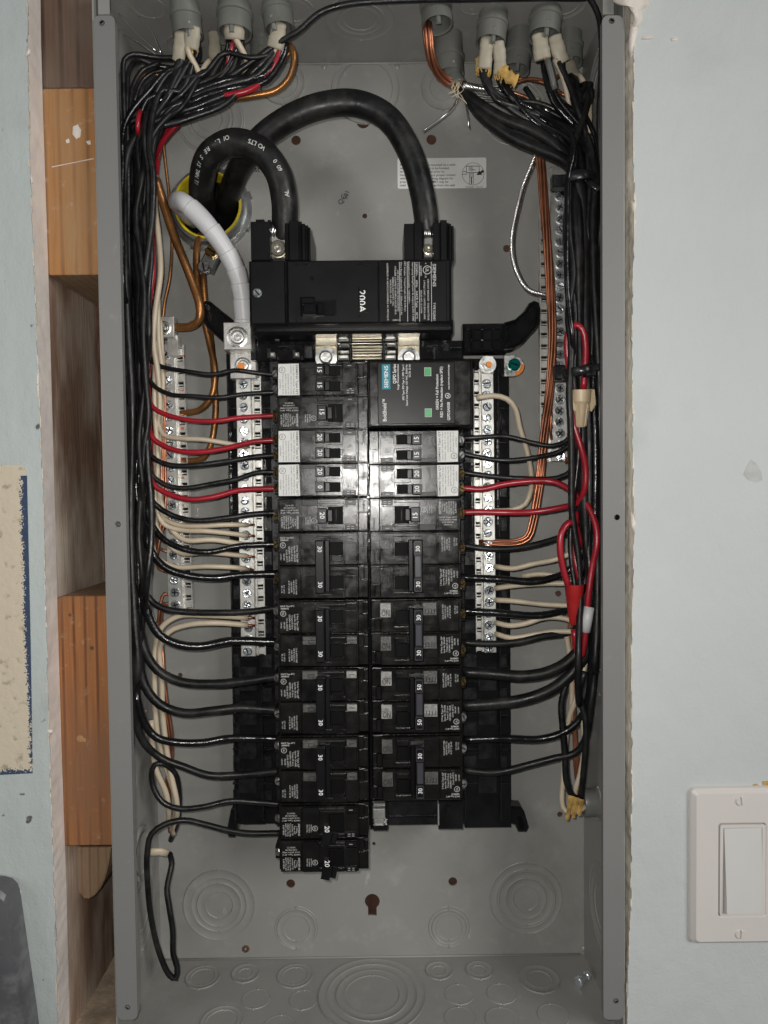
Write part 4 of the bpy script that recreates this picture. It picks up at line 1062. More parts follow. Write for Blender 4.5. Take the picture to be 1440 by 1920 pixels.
left = [('t', 712, '15', '15', 'tandem breaker marked 15 15, topmost in the left column'),
        ('s', 775, '15', 'single breaker marked 15 in the left column under the topmost one'),
        ('t', 837.5, '20', '20', 'tandem breaker with white sticker and two 20 toggles, fed by red above black wire'),
        ('t', 901, '20', '0', 'tandem breaker with white sticker in the left column, fed by black above red wire'),
        ('s', 967, '20', 'single breaker marked 20 with big toggle, middle of the left column'),
        ('d', 1062, '30', 'uppermost double pole 30 breaker of the left column', fr),
        ('d', 1190, '30', 'second double pole 30 breaker from the top in the left column', ('case', 'frost', 'case', 'frost')),
        ('d', 1317, '30', 'third double pole 30 breaker from the top in the left column', ('frost_glint', 'frost_glint', 'frost', 'frost')),
        ('d', 1446, '30', 'lowest double pole 30 breaker of the left column', fb),
        ('s', 1544, '20', 'single breaker marked 20 second from the very bottom of the left column'),
        ('s', 1608, '20', 'switched off single breaker marked 20 hanging lowest, without any wire')]
for e in left:
    cx = lx(e[1])
    if e[0] == 't': tandem(e[4], e[2], e[3], cx, e[1], False, 'zinc' if e[1] < 720 else 'brass')
    elif e[0] == 's': single(e[3], e[2], cx, e[1], False, e[1] > 1500)
    else: double(e[3], e[2], cx, e[1], False, e[4])
right = [('t', 836.5, '15', '15', 'tandem breaker marked 15 15 under the surge protector'),
         ('t', 900.5, '20', '20', 'tandem breaker marked 20 20 in the right column, one red wire'),
         ('s', 964.5, '15', 'single breaker marked 15 in the right column with a red wire'),
         ('d', 1059, '30', 'uppermost double pole 30 breaker of the right column', fr),
         ('d', 1186, '30', 'double pole 30 breaker of the right column just above the 50', ('frost', 'frost_glint', 'frost', 'frost')),
         ('d', 1314, '50', 'double pole breaker marked 50 50 in the right column', ('frost_glint', 'frost_glint', 'frost_glint', 'frost')),
         ('d', 1441, '30', 'lowest double pole 30 breaker of the right column, above the empty slot', ('frost', 'frost', 'frost', 'case'))]
for e in right:
    cx = rx(e[1])
    if e[0] == 't': tandem(e[4], e[2], e[3], cx, e[1], True, 'zinc' if e[1] < 850 else 'brass')
    elif e[0] == 's': single(e[3], e[2], cx, e[1], True)
    else: double(e[3], e[2], cx, e[1], True, e[4])

# surge protector
sp = thing('surge_protector', 'black surge protector module with teal brand label and two green windows', 'surge protector', B(788, 736, DB))
y0 = .018
q = MB(); pbox(q, 689, 674, 887, 801, y0 + .004, .085, .001); pbox(q, 692, 676, 884, 799, y0, y0 + .01, .0009); q.build('case', 'case', sp, world=True)
q = MB(); pbox(q, 708, 679, 853, 795, y0 - .0006, y0 + .002, .0005); q.build('face_label', 'satin', sp, world=True)
yy = y0 - .0008; px_ = mpp(yy)
def T(mb, s, px, py, h, w=None, rd=UP, bold=False, align='c', y=None):
    y = yy if y is None else y; p = B(px, py, y); return text(mb, s, p.x, p.z, y, h * mpp(y), rd, None if w is None else w * mpp(y), bold, align=align)
q = MB(); pbox(q, 716, 683, 732, 730, yy, yy + .0006, .0001); q.build('brand_block', 'teal', sp, world=True)
yy -= .00012
q = MB(); T(q, "SIEMENS", 724, 706.5, 7, 41, bold=True); T(q, "BoltShield™", 721, 769, 7, 41); T(q, "QSPD Series", 739.5, 701, 6, 36, bold=True); T(q, "Surge Protective Device", 746, 707, 3.6, 47)
T(q, "SPD Type: SPD Type 1 | SPD Type 2", 756, 717, 3.4, 66); T(q, "Rated Line Voltage: 120 VAC, 50/60 Hz", 762.5, 722, 3.4, 76); T(q, "SCCR: 22 kA", 768, 695, 3.4, 24)
T(q, "GREEN = Full Protection", 819.5, 735, 5, 66); T(q, "RED = No Protection (replace SPD)", 827.5, 735, 5, 94); T(q, "QSPD2A035B", 841, 771, 4.8, 34, bold=True); T(q, "usa.siemens.com/surge", 841, 707, 3.2, 46)
c = B(839.5, 742, yy); ring(q, c.x, c.z, yy, 5 * px_, .8 * px_); T(q, "UL", 839.5, 742, 4, 6, bold=True)
q.build('lettering', 'print', sp, world=True)
for a, b in ((802, 697), (803, 774)):
    q = MB(); pbox(q, a - 6.5, b - 8, a + 6.5, b + 8, yy, yy + .0006, .0001); q.build('window_rim', 'printdim', sp, world=True)
    q = MB(); pbox(q, a - 5.5, b - 7, a + 5.5, b + 7, yy - .0002, yy + .0003, .0001); q.build('green_window', 'green', sp, world=True)

# main breaker
mbk = thing('main_breaker', 'large black main breaker marked 200A above the breaker columns', 'main breaker', B(658, 548, DB))
y0 = .022
q = MB(); pbox(q, 467, 487, 847, 609, y0 + .004, .085, .0015); pbox(q, 469, 489, 536, 608, y0 + .0008, y0 + .01, .001); pbox(q, 538, 487, 845, 606, y0, y0 + .012, .0012); pbox(q, 710, 489, 838, 604, y0 - .0006, y0 + .004, .0006); pbox(q, 476, 600, 850, 625, y0 + .014, .085, .002)
q.build('case', 'satin', mbk, world=True)
def shroud(x0, x1, slots, name='lug_shroud'):
    q = MB()
    for a, b, t, d in slots: pbox(q, a, t, b, 488, y0 + d, .07, .0005)
    o = q.build(name, 'satin', mbk, world=True); return o
shroud(470, 582, [(470, 506, 415, .004), (502, 508, 412, .008), (508, 534, 418, .020), (534, 542, 418, .008), (542, 560, 413, .003), (560, 566, 415, .006), (566, 572, 419, .003), (572, 578, 422, .007), (578, 582, 426, .004), (480, 496, 411, .010)])
shroud(760, 851, [(758, 776, 419, .003), (776, 792, 416, .010), (792, 812, 424, .022), (812, 826, 417, .004), (826, 838, 412, .002), (838, 842, 418, .008), (842, 846, 419, .003), (846, 851, 423, .006)])
for (a0, a1, b0, b1, cc) in ((507, 536, 444, 484, (521, 466)), (795, 811, 444, 482, (803, 466))):
    q = MB(); pbox(q, a0, b0, a1, b1, .036, .055, .0006); q.build('lug', 'tinbar', mbk, world=True)
    c = B(*cc, .034); r_ = .0052 if a0 < 600 else .0030
    q = MB(); q.lathe([(.0001, .003), (r_ * .45, .003), (r_ * .55, -.0004), (r_, -.0004), (r_ * 1.1, .001), (r_ * 1.3, .0012), (r_ * 1.35, .0022)], 20, c.x, c.z, c.y, cap=False); autosmooth(q.build('lug_screw', 'bus', mbk, world=True), 40)
    q = MB(); q.lathe([(.0001, -.0006), (r_ * .5, 0), (r_ * .55, .003)], 6, c.x + .0004, c.z - .0014, c.y, cap=False); q.build('lug_screw_core', 'tinbar', mbk, world=True)
q = MB()
for a, b, c_, d in ((552, 494, 578, 497), (670, 494, 692, 497), (672, 538, 675, 594), (535, 490, 537, 606), (708, 489, 710, 605), (588, 562, 630, 563.5), (629, 563, 631, 590), (676, 584, 692, 586)):
    pbox(q, a, b, c_, d, y0 - .0004, y0 + .002, .0002)
q.build('moulded_line', 'case', mbk, world=True)
q = MB(); pbox(q, 563, 556, 590, 592, y0 - .002, y0 + .004, .001); pbox(q, 590, 564, 628, 592, y0 - .0003, y0 + .004, .0004); q.build('handle_well', 'dark', mbk, world=True)
q = MB(); pbox(q, 566, 566, 592, 588, y0 - .009, y0 + .003, .0018); pbox(q, 592, 566, 608, 590, y0 - .004, y0 + .003, .0015); q.build('handle', 'gloss', mbk, world=True)
q = MB(); c = B(585, 522, y0); q.lathe([(.0001, -.0001), (.0017, -.0001)], 14, c.x, c.z, y0 - .0001, cap=False); q.build('trip_hole', 'dark', mbk, world=True)
q = MB(); c = B(560, 598, y0); ring(q, c.x, c.z, y0 - .0001, .0025, .0006, 16); q.build('moulded_ring', 'case', mbk, world=True)
screw(mbk, B(482, 548, y0 - .0012), 'slot', .9, .0034, name='cover_screw')
yy = y0 - .0008
q = MB(); T(q, "200A", 679, 565, 12.5, 41, DN, True, y=y0 - .00015); q.build("lettering", "print", mbk, world=True); q = MB()
D_ = dict(rd=DN)
T(q, "SIEMENS", 814.5, 516, 6, 42, DN, True); T(q, "TYPE EQ8681", 814.5, 584, 4.5, 33, DN)
c = B(801, 506, yy); ring(q, c.x, c.z, yy, 8 * mpp(yy), 1.1 * mpp(yy), 24); T(q, "UL", 801, 506, 6, 9, DN, True); T(q, "c", 799, 494, 4, None, DN); T(q, "US", 798, 518, 3, 6, DN)
T(q, "CIRCUIT BREAKER / DISJONCTEUR", 803, 562, 3, 76, DN); T(q, "2 POLE UNIT / UNITÉ BIPOLAIRE", 796, 562, 3, 72, DN); T(q, "ISSUE NO. D-51936", 790, 566, 2.8, 42, DN); T(q, "LISTED", 789, 508, 4, 18, DN)
T(q, "120/240V~    60Hz    HACR Type     40°C", 781.5, 545, 4, 104, DN); T(q, "Interrupting Rating/Pouvoir de coupure 22,000 A RMS", 774.5, 547, 3.2, 108, DN); T(q, "Suitable/Convenable 120/240V~", 767, 530, 3.2, 78, DN)
T(q, "HPC breaker, Torque/Couple 250 lb-in/lb-po", 759.5, 537, 3.2, 92, DN); T(q, "Wire Range Calibre/de fil  1-300kcmil CU-AL", 752.5, 541, 3.2, 98, DN); T(q, "UTILISER COFFRETS HOMOLOGUÉS SEUL.", 741.5, 545, 3, 90, DN); T(q, "USE ONLY IN LISTED ENCLOSURES", 746.5, 545, 3, 76, DN)
T(q, "SIEMENS INDUSTRY, INC.", 737, 547, 3, 54, DN); T(q, "NORCROSS, GA USA", 732.5, 547, 3, 44, DN); T(q, "ASSEMBLED IN MEXICO/ASSEMBLE AU MEXIQUE", 727, 547, 3, 106, DN); T(q, "A2MX313", 743, 600, 3, 14, (1, 0))
for xx in (808.5, 786, 777.5, 763.5, 749):
    pbox(q, xx, 491, xx + .9, 603, yy - .00003, yy + .0001, 0)
q.build('lettering', 'printdim', mbk, world=True)

# ================================================================== conduit entry, clamps and cables
def arc_tab(*k): return k
ce = thing('conduit_entry', 'steel conduit locknut with yellow bushing where the thick feeder cables enter', 'conduit fitting', (CO.x, DB, CO.z))
q = MB(); cx_, cz_ = CO.x, CO.z
q.lathe([(.0262, .012), (.0262, -.010), (.0272, -.0125), (.0300, -.0125), (.0308, -.010), (.0308, -.004), (.0345, -.0035), (.0345, .0002)], 48, cx_, cz_, DB, cap=False)
autosmooth(q.build('bushing_body', 'cast', ce, world=True), 40)
q = MB(); q.lathe([(.0255, .004), (.0255, -.0122), (.0262, -.0138), (.0276, -.0138), (.0280, -.0124)], 48, cx_, cz_, DB, cap=False); autosmooth(q.build('insulating_ring', 'yellow', ce, world=True), 50)
q = MB()
for k in range(8):
    a = math.radians(20 + 45 * k); m_ = Matrix.Translation((cx_, DB - .002, cz_)) @ Matrix.Rotation(-a, 4, 'Y')
    t_ = MB(); t_.box(.0325, .0362, -.0034, .0034, .0, .0035, .0012); t_.xf(m_); q.add(t_.v, t_.f)
nut = q.build('locknut_lug', 'cast', ce, world=True); tag(nut, kind='stuff')
q = MB(); q.lathe([(.0001, .0125), (.0262, .0125), (.0262, .003)][::-1], 32, cx_, cz_, DB, cap=False); q.build('conduit_bore', 'dark', ce, True, True)
q = MB(); c = B(399, 475, .078); m_ = Matrix.Translation(c) @ Matrix.Rotation(math.radians(28), 4, 'Y'); q.box(-.0065, .0065, -.0145, .011, 0, .006, .0015); q.xf(m_); q.build('ground_lug', 'cast', ce, world=True)
screw(ce, B(381, 499, .0725), 'slot', 1.4, .0053, 'zinc', name='lug_screw'); screw(ce, B(395, 469, .073), 'slot', .6, .0050, 'brass', name='brass_screw')

TAPE = lambda s, t: 1 + .10 * (1 - ((s * 66 + .35 * math.sin(s * 70)) % 1.0)) + (.03 * math.sin(s * 160))
# thick feeders
def feeder(P, r, m, label, rf=None, flat=1.0):
    o = wire(P, r, m, label, None, 'feeder_cable', 'feeder cable', 24, rf=rf, step=.0006 if rf else .002)
    if rf: autosmooth(o, 28)
    return o, spline([B(*p) for p in P], .002)
fa, Ca = feeder([(425, 400, .14), (428, 375, .095), (448, 318, .068), (488, 262, .045), (545, 221, .036), (610, 197, .033), (672, 195, .033), (727, 222, .034), (768, 285, .036), (791, 360, .038), (800, 420, .042), (802, 450, .046)], .0093, 'wmatte', 'thick black feeder cable arching high over to the right lug')
fb_, Cb = feeder([(395, 420, .14), (384, 395, .10), (378, 345, .060), (394, 292, .036), (436, 268, .028), (486, 281, .028), (520, 322, .031), (533, 375, .035), (534, 420, .040), (532, 448, .045)], .0099, 'wmatte', 'thick black feeder cable bent tightly into the left lug')
fc, Cc = feeder([(372, 420, .14), (352, 400, .085), (334, 378, .050), (350, 384, .036), (380, 412, .036), (412, 452, .040), (440, 500, .046), (452, 545, .050), (458, 610, .056)], .0068, 'tape', 'feeder cable wrapped in white tape running down to the neutral lug', TAPE)
q = MB(); a = B(398, 434, .0345); tube(q, [B(392, 436, .037), B(399, 432, .0335), B(409, 426, .036)], .0009, 6); rebase(q.build('tape_gap', 'dark', fc, True))
# stranded ends over the lugs
for (fx_, P) in ((fa, [(797 + k * 3, 424, 797 + k * 3.4, 448) for k in range(4)]), (fb_, [(512 + k * 4.2, 417, 510 + k * 5.2, 446) for k in range(6)])):
    q = MB()
    for x0_, y0_, x1_, y1_ in P: tube(q, [B(x0_, y0_, .036), B((x0_ + x1_) / 2, (y0_ + y1_) / 2, .035), B(x1_, y1_, .037)], .0011, 7)
    q.build('aluminium_strand', 'alum', fx_, True); rebase(fx_.children[-1])
# lettering printed along the left feeder
def along(C, s0, st, r, up, mb, h, sp=1.0, flip=False, side=0.0):
    T_, N_ = frames(C); acc = [0]
    for i in range(1, len(C)): acc.append(acc[-1] + (C[i] - C[i - 1]).length)
    s_ = s0
    for ch in st:
        if ch != ' ':
            i = min(range(len(C)), key=lambda k: abs(acc[k] - s_)); t_ = T_[i]
            view = (Vector((CX, -CD, 0)) - C[i]); nrm = view - t_ * view.dot(t_); nrm.normalize(); sd = t_.cross(nrm).normalized()
            nn = (nrm * math.cos(side) + sd * math.sin(side)).normalized()
            rd_ = -t_ if flip else t_; up_ = nn.cross(rd_)
            key = (ch, True)
            if key not in _tc: _tc[key] = textmesh(*key)
            vs, fs = _tc[key]
            if vs:
                w_ = max(v.x for v in vs); k_s = h / .7
                mb.add([C[i] + nn * (r * 1.012 - ((v.y * k_s - h / 2) ** 2) / (2 * r)) + rd_ * ((v.x - w_ / 2) * k_s) + up_ * (v.y * k_s - h / 2) for v in vs], fs)
        s_ += sp * h
q = MB(); along(Cb, .090, "/TNATSISER .LIO", .0099, 1, q, .0031, .98, flip=True, side=-.38)
along(Cb, .146, "STLOV   006    LA", .0099, 1, q, .0031, .92, flip=True, side=-.25)
rebase(q.build('lettering', 'printdim', fb_))

# plastic cable clamps hanging from the top wall
cg = 'grey plastic cable clamps in the top wall'
def clamp(px, py, y, r, lbl, length=.03, tongue=0):
    c = B(px, py, y); t = thing('cable_clamp', lbl, 'cable clamp', c, cg); zt_ = ZT
    H = zt_ - c.z
    def lz(prof, name, m, seg=28):
        q = MB(); q.lathe(prof, seg, 0, 0, 0, cap=False); q.xf(Matrix.Translation(c) @ Matrix.Rotation(math.radians(-90), 4, 'X')); return autosmooth(q.build(name, m, t, world=True), 40)
    lz([(r * .86, -.012), (r * .86, 0), (r * .95, .0002), (r, .0008), (r, -.002), (r * .98, -.011), (r * 1.06, -.0115), (r * 1.06, -.014), (r * .96, -.0145), (r * .96, -max(H, .018))], 'clamp_body', 'cgrey')
    q = MB(); q.lathe([(.0001, -.009), (r * .88, -.009)], 20, 0, 0, 0, cap=False); q.xf(Matrix.Translation(c) @ Matrix.Rotation(math.radians(-90), 4, 'X')); q.build('clamp_web', 'cgrey', t, world=True)
    m_ = Matrix.Translation(c) @ Matrix.Rotation(tongue, 4, 'Z') @ Matrix.Rotation(math.radians(14), 4, 'X')
    q = MB(); q.box(-r * .16, r * .16, -.003, .008, -r * .90, -r * .70, .001); q.xf(m_); q.build('clamp_tongue', 'cgrey', t, world=True)
    t.rotation_euler = (R.uniform(-.06, .10), R.uniform(-.13, .13), 0)
    return t
def rot90(prof): return prof
clamp(352, 66, .028, .0108, 'leftmost grey cable clamp in the top wall', tongue=.4)
clamp(440, 62, .030, .0126, 'grey cable clamp with red and white wires, second of the left trio')
clamp(524, 56, .030, .0112, 'grey cable clamp right of the left trio', tongue=-.4)
clamp(415, 96, .068, .0100, 'rear grey cable clamp between the left trio')
clamp(492, 112, .070, .0095, 'rear grey cable clamp with the empty mouth in the left group')
clamp(820, 46, .026, .0112, 'grey cable clamp holding only bare copper')
clamp(843, 140, .066, .0112, 'rear grey cable clamp over the two thick aluminium cables', tongue=.2)
clamp(920, 80, .040, .0112, 'grey cable clamp with cream sheath and kraft paper', tongue=.1)
clamp(967, 132, .062, .0105, 'round empty looking rear clamp in the right group')
clamp(1020, 68, .038, .0118, 'big grey clamp with two cream sheaths near the right corner')
clamp(1066, 118, .066, .0105, 'rear grey cable clamp closest to the right corner')
# lower right clamp in the side wall
c = B(1108, 1504, .06); t = thing('cable_clamp', 'grey plastic cable clamp in the right side wall near the bottom', 'cable clamp', c)
q = MB(); q.lathe([(.0085, .006), (.0085, 0), (.0108, 0), (.0112, .001), (.0108, .006), (.0108, .010), (.0116, .0105), (.0116, .013), (.0105, .0135), (.0105, .0225)], 28, cap=False)
q.xf(Matrix.Translation((B(1092, 1504, .06).x, .06, c.z)) @ Matrix.Rotation(math.radians(-90), 4, 'Z')); q.v = [Vector((v.x, v.y, v.z)) for v in q.v]
autosmooth(q.build('clamp_body', 'cgrey', t, world=True), 40)

# cream cable sheaths emerging from the clamps, each a flattened stub
sg = 'cable sheaths hanging from the top clamps'
def sheath(P, r, lbl, m='sheath', flat=.55, torn=True):
    r *= .80; C = spline([B(*p) for p in P], .0012); ph_ = r * 9e3; q = MB(); tube(q, C, r, 14, lambda s, t: 1 + (.10 * t) + .05 * math.sin(s * 500 + ph_) + .03 * math.sin(s * 1300), flat); b_ = C[-1].copy()
    o = link('cable_sheath', [v - b_ for v in q.v], q.f, m, None, True, loc=b_); tag(o, lbl, 'cable sheath', sg)
    if torn:
        z = MB(); d = (C[-1] - C[-4]).normalized()
        for k in range(9):
            a = R.uniform(-1, 1); e = C[-1] + Vector((a * r, R.uniform(-.3, .3) * r, 0)); f_ = e + d * R.uniform(.002, .007) + Vector((R.uniform(-.002, .002), R.uniform(-.001, .001), 0))
            tube(z, [e - d * .001, (e + f_) / 2 + Vector((R.uniform(-.001, .001), 0, 0)), f_], .0007, 5)
        p_ = z.build('kraft_shred', 'paper', o, True); rebase(p_); tag(p_, kind='stuff')
    return o
for P, r, l in (([(338, 60, .024), (337, 95, .026), (334, 115, .03)], .0056, 'cream sheath at the left edge of the leftmost clamp'),
                ([(362, 50, .022), (360, 75, .024), (358, 92, .026)], .0068, 'cream sheath with torn kraft paper in the leftmost clamp'),
                ([(401, 60, .050), (402, 85, .05), (402, 118, .052)], .0054, 'narrow cream sheath between the first two front clamps'),
                ([(438, 45, .024), (439, 60, .024), (440, 74, .026)], .0086, 'wide pale sheath in the second front clamp'),
                ([(522, 45, .026), (520, 70, .026), (515, 92, .028)], .0072, 'cream sheath in the third front clamp'),
                ([(914, 70, .036), (911, 100, .036), (908, 130, .038)], .0060, 'left cream sheath of the clamp with kraft paper'),
                ([(934, 78, .036), (937, 105, .038), (938, 140, .040)], .0058, 'right cream sheath of the clamp with kraft paper'),
                ([(1012, 66, .034), (1014, 85, .034), (1018, 112, .036)], .0072, 'left cream sheath of the big right clamp'),
                ([(1040, 68, .034), (1046, 90, .035), (1056, 118, .038)], .0066, 'right cream sheath of the big right clamp'),
                ([(1066, 118, .060), (1074, 138, .056), (1086, 160, .050)], .0062, 'cream sheath leaning right from the corner clamp'),
                ([(845, 125, .060), (850, 140, .058), (858, 158, .056)], .0078, 'grey woven sheath end of the thick aluminium cable')):
    sheath(P, r, l, 'cgrey' if px_ and l.startswith('grey') else 'sheath', torn='torn' in l or 'kraft' in l or 'woven' in l or 'narrow' in l)
# kraft paper wads
for P, l in (([(905, 110, .04), (900, 125, .04), (908, 138, .042)], 'brown paper shred beside the clamp with kraft paper'), ([(940, 128, .034), (950, 140, .034), (968, 152, .038)], 'yellow kraft paper tongue beside the empty rear clamp')):
    q = MB(); C = spline([B(*p) for p in P], .002); tube(q, C, .0042, 8, lambda s, t: 1 + .3 * math.sin(s * 900), .35); b_ = C[0].copy()
    o = link('kraft_paper', [v - b_ for v in q.v], q.f, 'paper', None, False, loc=b_); tag(o, l, 'kraft paper')

# ---------------------------------------------------------------- wires
def li(tab, y):
    if y <= tab[0][0]: return tab[0][1]
    for (a, xa), (b, xb) in zip(tab, tab[1:]):
        if a <= y <= b: return xa + (xb - xa) * (y - a) / (b - a)
    return tab[-1][1]
LB0 = [(170, 236), (250, 230), (400, 228), (600, 233), (800, 243), (1000, 245), (1200, 250), (1350, 256), (1450, 270)]
LB1 = [(170, 300), (250, 296), (400, 289), (600, 283), (800, 284), (1000, 284), (1200, 280), (1350, 274), (1450, 282)]
def ymaxL(px, py): return max(.012, (px - (200 + py * .006)) * .00117 - .004)
def ymaxR(px, py): return max(.012, (1173 - px) * .00127 - .005)
def lane(tab0, tab1, f, y, ph, dep, ym, amp=3.0):
    x = li(tab0, y) + (li(tab1, y) - li(tab0, y)) * f + amp * math.sin(y / 95 + ph) * (1 if 0.08 < f < .92 else .5)
    return (x, y, min(dep + .004 * math.sin(y / 130 + ph * 2), ym(x, y)))
GLs = 'black wires bundled down the left side'
startsL = [(338, 112, .03), (345, 115, .032), (361, 96, .028), (368, 98, .03), (402, 120, .052), (430, 80, .03), (444, 82, .03), (452, 80, .03), (510, 92, .03), (517, 94, .03), (525, 92, .034), (530, 90, .03), (535, 92, .03)]
def left_wire(k, f, yx, branch, r, m, label, start, dep, jit=.0002, strip=None):
    """start in a top clamp, run down the bundle in lane f, leave it at height yx along branch"""
    ph = k * 1.7; sx, sy_, sd_ = start
    P = [(sx, sy_ - 12, sd_), (sx, sy_ + 6, sd_)]
    if sx > 480: P += [(sx - 30, 128 + (k % 4) * 7, .035 + .004 * (k % 3)), (430 - (k % 3) * 12, 160 + (k % 5) * 7, .040), (360 - (k % 4) * 9, 186 + (k % 5) * 9, .038)]
    elif sx > 420: P += [(sx - 18, 130 + (k % 4) * 8, .040), (372 - (k % 3) * 10, 170 + (k % 5) * 8, .040)]
    else: P += [(sx - 32, 140 + (k % 5) * 7, .036), (sx - 66, 176 + (k % 4) * 9, .034)]
    P.append((li(LB0, 235) + (li(LB1, 235) - li(LB0, 235)) * f + 10, 232 + (k % 4) * 12, min(dep, .05)))
    y = 320
    while y < yx - 60: P.append(lane(LB0, LB1, f, y, ph, dep, ymaxL)); y += 105
    P += branch
    return wire(P, r, m, label, None if m in ('wred',) else 'branch wires leaving the left bundle', 'wire', 'wire', 8, jit, step=.005, strip=strip)
TD = .055   # depth at which wires meet the terminals
def br(*P): return [(a, b, c) for a, b, c in P]
RW = .0019
LBR = [
 (.97, 683, br((278, 668, .060), (296, 685, .058), (350, 697, .052), (400, 702, .050), (440, 694, .050), (490, 700, .052), (526, 703, .056)), RW, 'wblack', 'black wire crossing the orange dotted lug to the topmost left breaker'),
 (.92, 710, br((270, 690, .060), (288, 722, .056), (318, 739, .054), (360, 743, .052), (410, 746, .052), (460, 739, .054), (526, 735, .056)), RW, 'wblack', 'black wire to the lower pole of the topmost left breaker'),
 (.99, 765, br((282, 756, .050), (295, 770, .050), (345, 787, .050), (400, 790, .050), (450, 783, .052), (526, 778, .054)), .0020, 'wred', 'red wire into the single 15 breaker of the left column'),
 (.95, 822, br((281, 812, .050), (292, 828, .050), (330, 845, .050), (372, 848, .050), (430, 839, .052), (475, 828, .052), (526, 825, .054)), .0021, 'wred', 'red wire into the 20 20 breaker, upper of the two thick reds'),
 (.90, 862, br((278, 846, .052), (292, 863, .052), (320, 873, .052), (365, 873, .052), (430, 864, .054), (480, 856, .055), (526, 853, .056)), .0021, 'wblack', 'black wire right below the upper thick red wire on the left'),
 (.86, 895, br((277, 876, .052), (292, 898, .052), (318, 912, .052), (350, 915, .052), (400, 907, .054), (445, 899, .055), (480, 887, .055), (526, 885, .056)), .0021, 'wblack', 'black wire right above the lower thick red wire on the left'),
 (.98, 908, br((283, 900, .048), (295, 915, .048), (325, 930, .048), (360, 937, .048), (405, 931, .050), (445, 920, .052), (526, 915, .054)), .0022, 'wred', 'lower thick red wire on the left, landing under a black one'),
 (.80, 945, br((278, 925, .050), (290, 945, .050), (320, 965, .050), (365, 976, .050), (425, 971, .052), (480, 964, .055), (526, 962, .056)), .0022, 'wblack', 'black wire into the single 20 breaker in the middle of the left column'),
 (.76, 990, br((276, 960, .046), (287, 988, .046), (307, 1012, .046), (345, 1030, .046), (390, 1035, .048), (450, 1023, .052), (526, 1020, .056)), .0024, 'wglossy', 'black wire into the upper pole of the first left double 30 breaker'),
 (.70, 1040, br((273, 1005, .042), (284, 1035, .042), (306, 1062, .042), (345, 1078, .044), (400, 1084, .048), (450, 1078, .052), (526, 1075, .056)), .0030, 'wglossy', 'glossy thick black wire into the lower pole of the first left double 30'),
 (.62, 1130, br((274, 1112, .050), (288, 1131, .050), (312, 1143, .050), (350, 1148, .052), (400, 1149, .052), (460, 1147, .054), (526, 1139, .056)), .0026, 'wmatte', 'matte black wire into the upper pole of the second left double 30'),
 (.66, 1160, br((268, 1115, .038), (279, 1155, .038), (298, 1190, .040), (335, 1209, .042), (378, 1212, .046), (430, 1202, .050), (526, 1204, .056)), .0034, 'wglossy', 'thick glossy black wire into the lower pole of the second left double 30'),
 (.50, 1230, br((262, 1170, .046), (273, 1222, .046), (296, 1257, .048), (338, 1278, .050), (400, 1282, .052), (460, 1277, .054), (526, 1268, .056)), .0036, 'wmatte', 'thick matte cable into the upper pole of the third left double 30'),
 (.44, 1290, br((261, 1235, .044), (272, 1285, .044), (300, 1320, .046), (345, 1337, .048), (400, 1333, .050), (450, 1328, .054), (528, 1332, .056)), .0037, 'wmatte', 'thick matte cable into the lower pole of the third left double 30'),
 (.55, 1365, br((256, 1300, .034), (268, 1350, .036), (292, 1382, .040), (330, 1392, .044), (380, 1393, .048), (430, 1385, .052), (528, 1385, .056)), .0031, 'wglossy', 'glossy wrapped black wire into the upper pole of the lowest left double 30'),
 (.10, 1400, br((246, 1290, .026), (254, 1350, .032), (272, 1396, .040), (302, 1422, .046), (345, 1438, .048), (390, 1453, .050), (440, 1453, .054), (528, 1446, .056)), .0031, 'wmatte', 'long matte black wire into the lower pole of the lowest left double 30')]
for k, (f, yx, b_, r, m, l) in enumerate(LBR):
    dep = .075 - .055 * (1 - f) if f > .6 else .022 + .05 * f
    left_wire(k, f, yx, b_, r, m, l, startsL[(k * 5) % len(startsL)] if m != 'wred' else ((433, 84, .03), (449, 80, .03), (524, 92, .03))[k % 3], dep)
# remaining bundle wires that never show their own branch: run down and turn behind
for k in range(19):
    f = (k * .371) % 1.0 * .9 + .04
    ph = k * 2.1; sx, sy_, sd_ = startsL[(k * 3 + 1) % len(startsL)]; dep = .018 + .045 * ((k * .618) % 1)
    P = [(sx, sy_ - 12, sd_), (sx - 2, sy_ + 8, sd_)]
    if sx > 480: P += [(sx - 34, 124 + (k % 5) * 9, .034), (425, 150 + (k % 6) * 9, .034), (352, 178 + (k % 6) * 9, .032)]
    elif sx > 420: P += [(sx - 25, 128 + (k % 5) * 8, .036), (362, 162 + (k % 6) * 8, .034)]
    else: P += [(sx - 30, 132 + (k % 6) * 8, .030), (sx - 62, 168 + (k % 5) * 9, .028)]
    y = 235 + (k % 3) * 15; ye = 620 + (k * 97) % 620
    while y < ye: P.append(lane(LB0, LB1, min(1, max(0, f + R.uniform(-.12, .12))), y, ph, dep, ymaxL, 6)); y += 60 + 25 * R.random()
    x_ = P[-1][0]; P.append((max(x_ - 4, 245), P[-1][1] + 60, min(P[-1][2] + .02, ymaxL(max(x_ - 4, 245), 900))))
    wire(P, R.choice((.0019, .0023, .0029)), ('wglossy', 'wblack', 'wmatte', 'wblack')[k % 4], 'black wire running down inside the left bundle', GLs, jitter=.0003, step=.006)
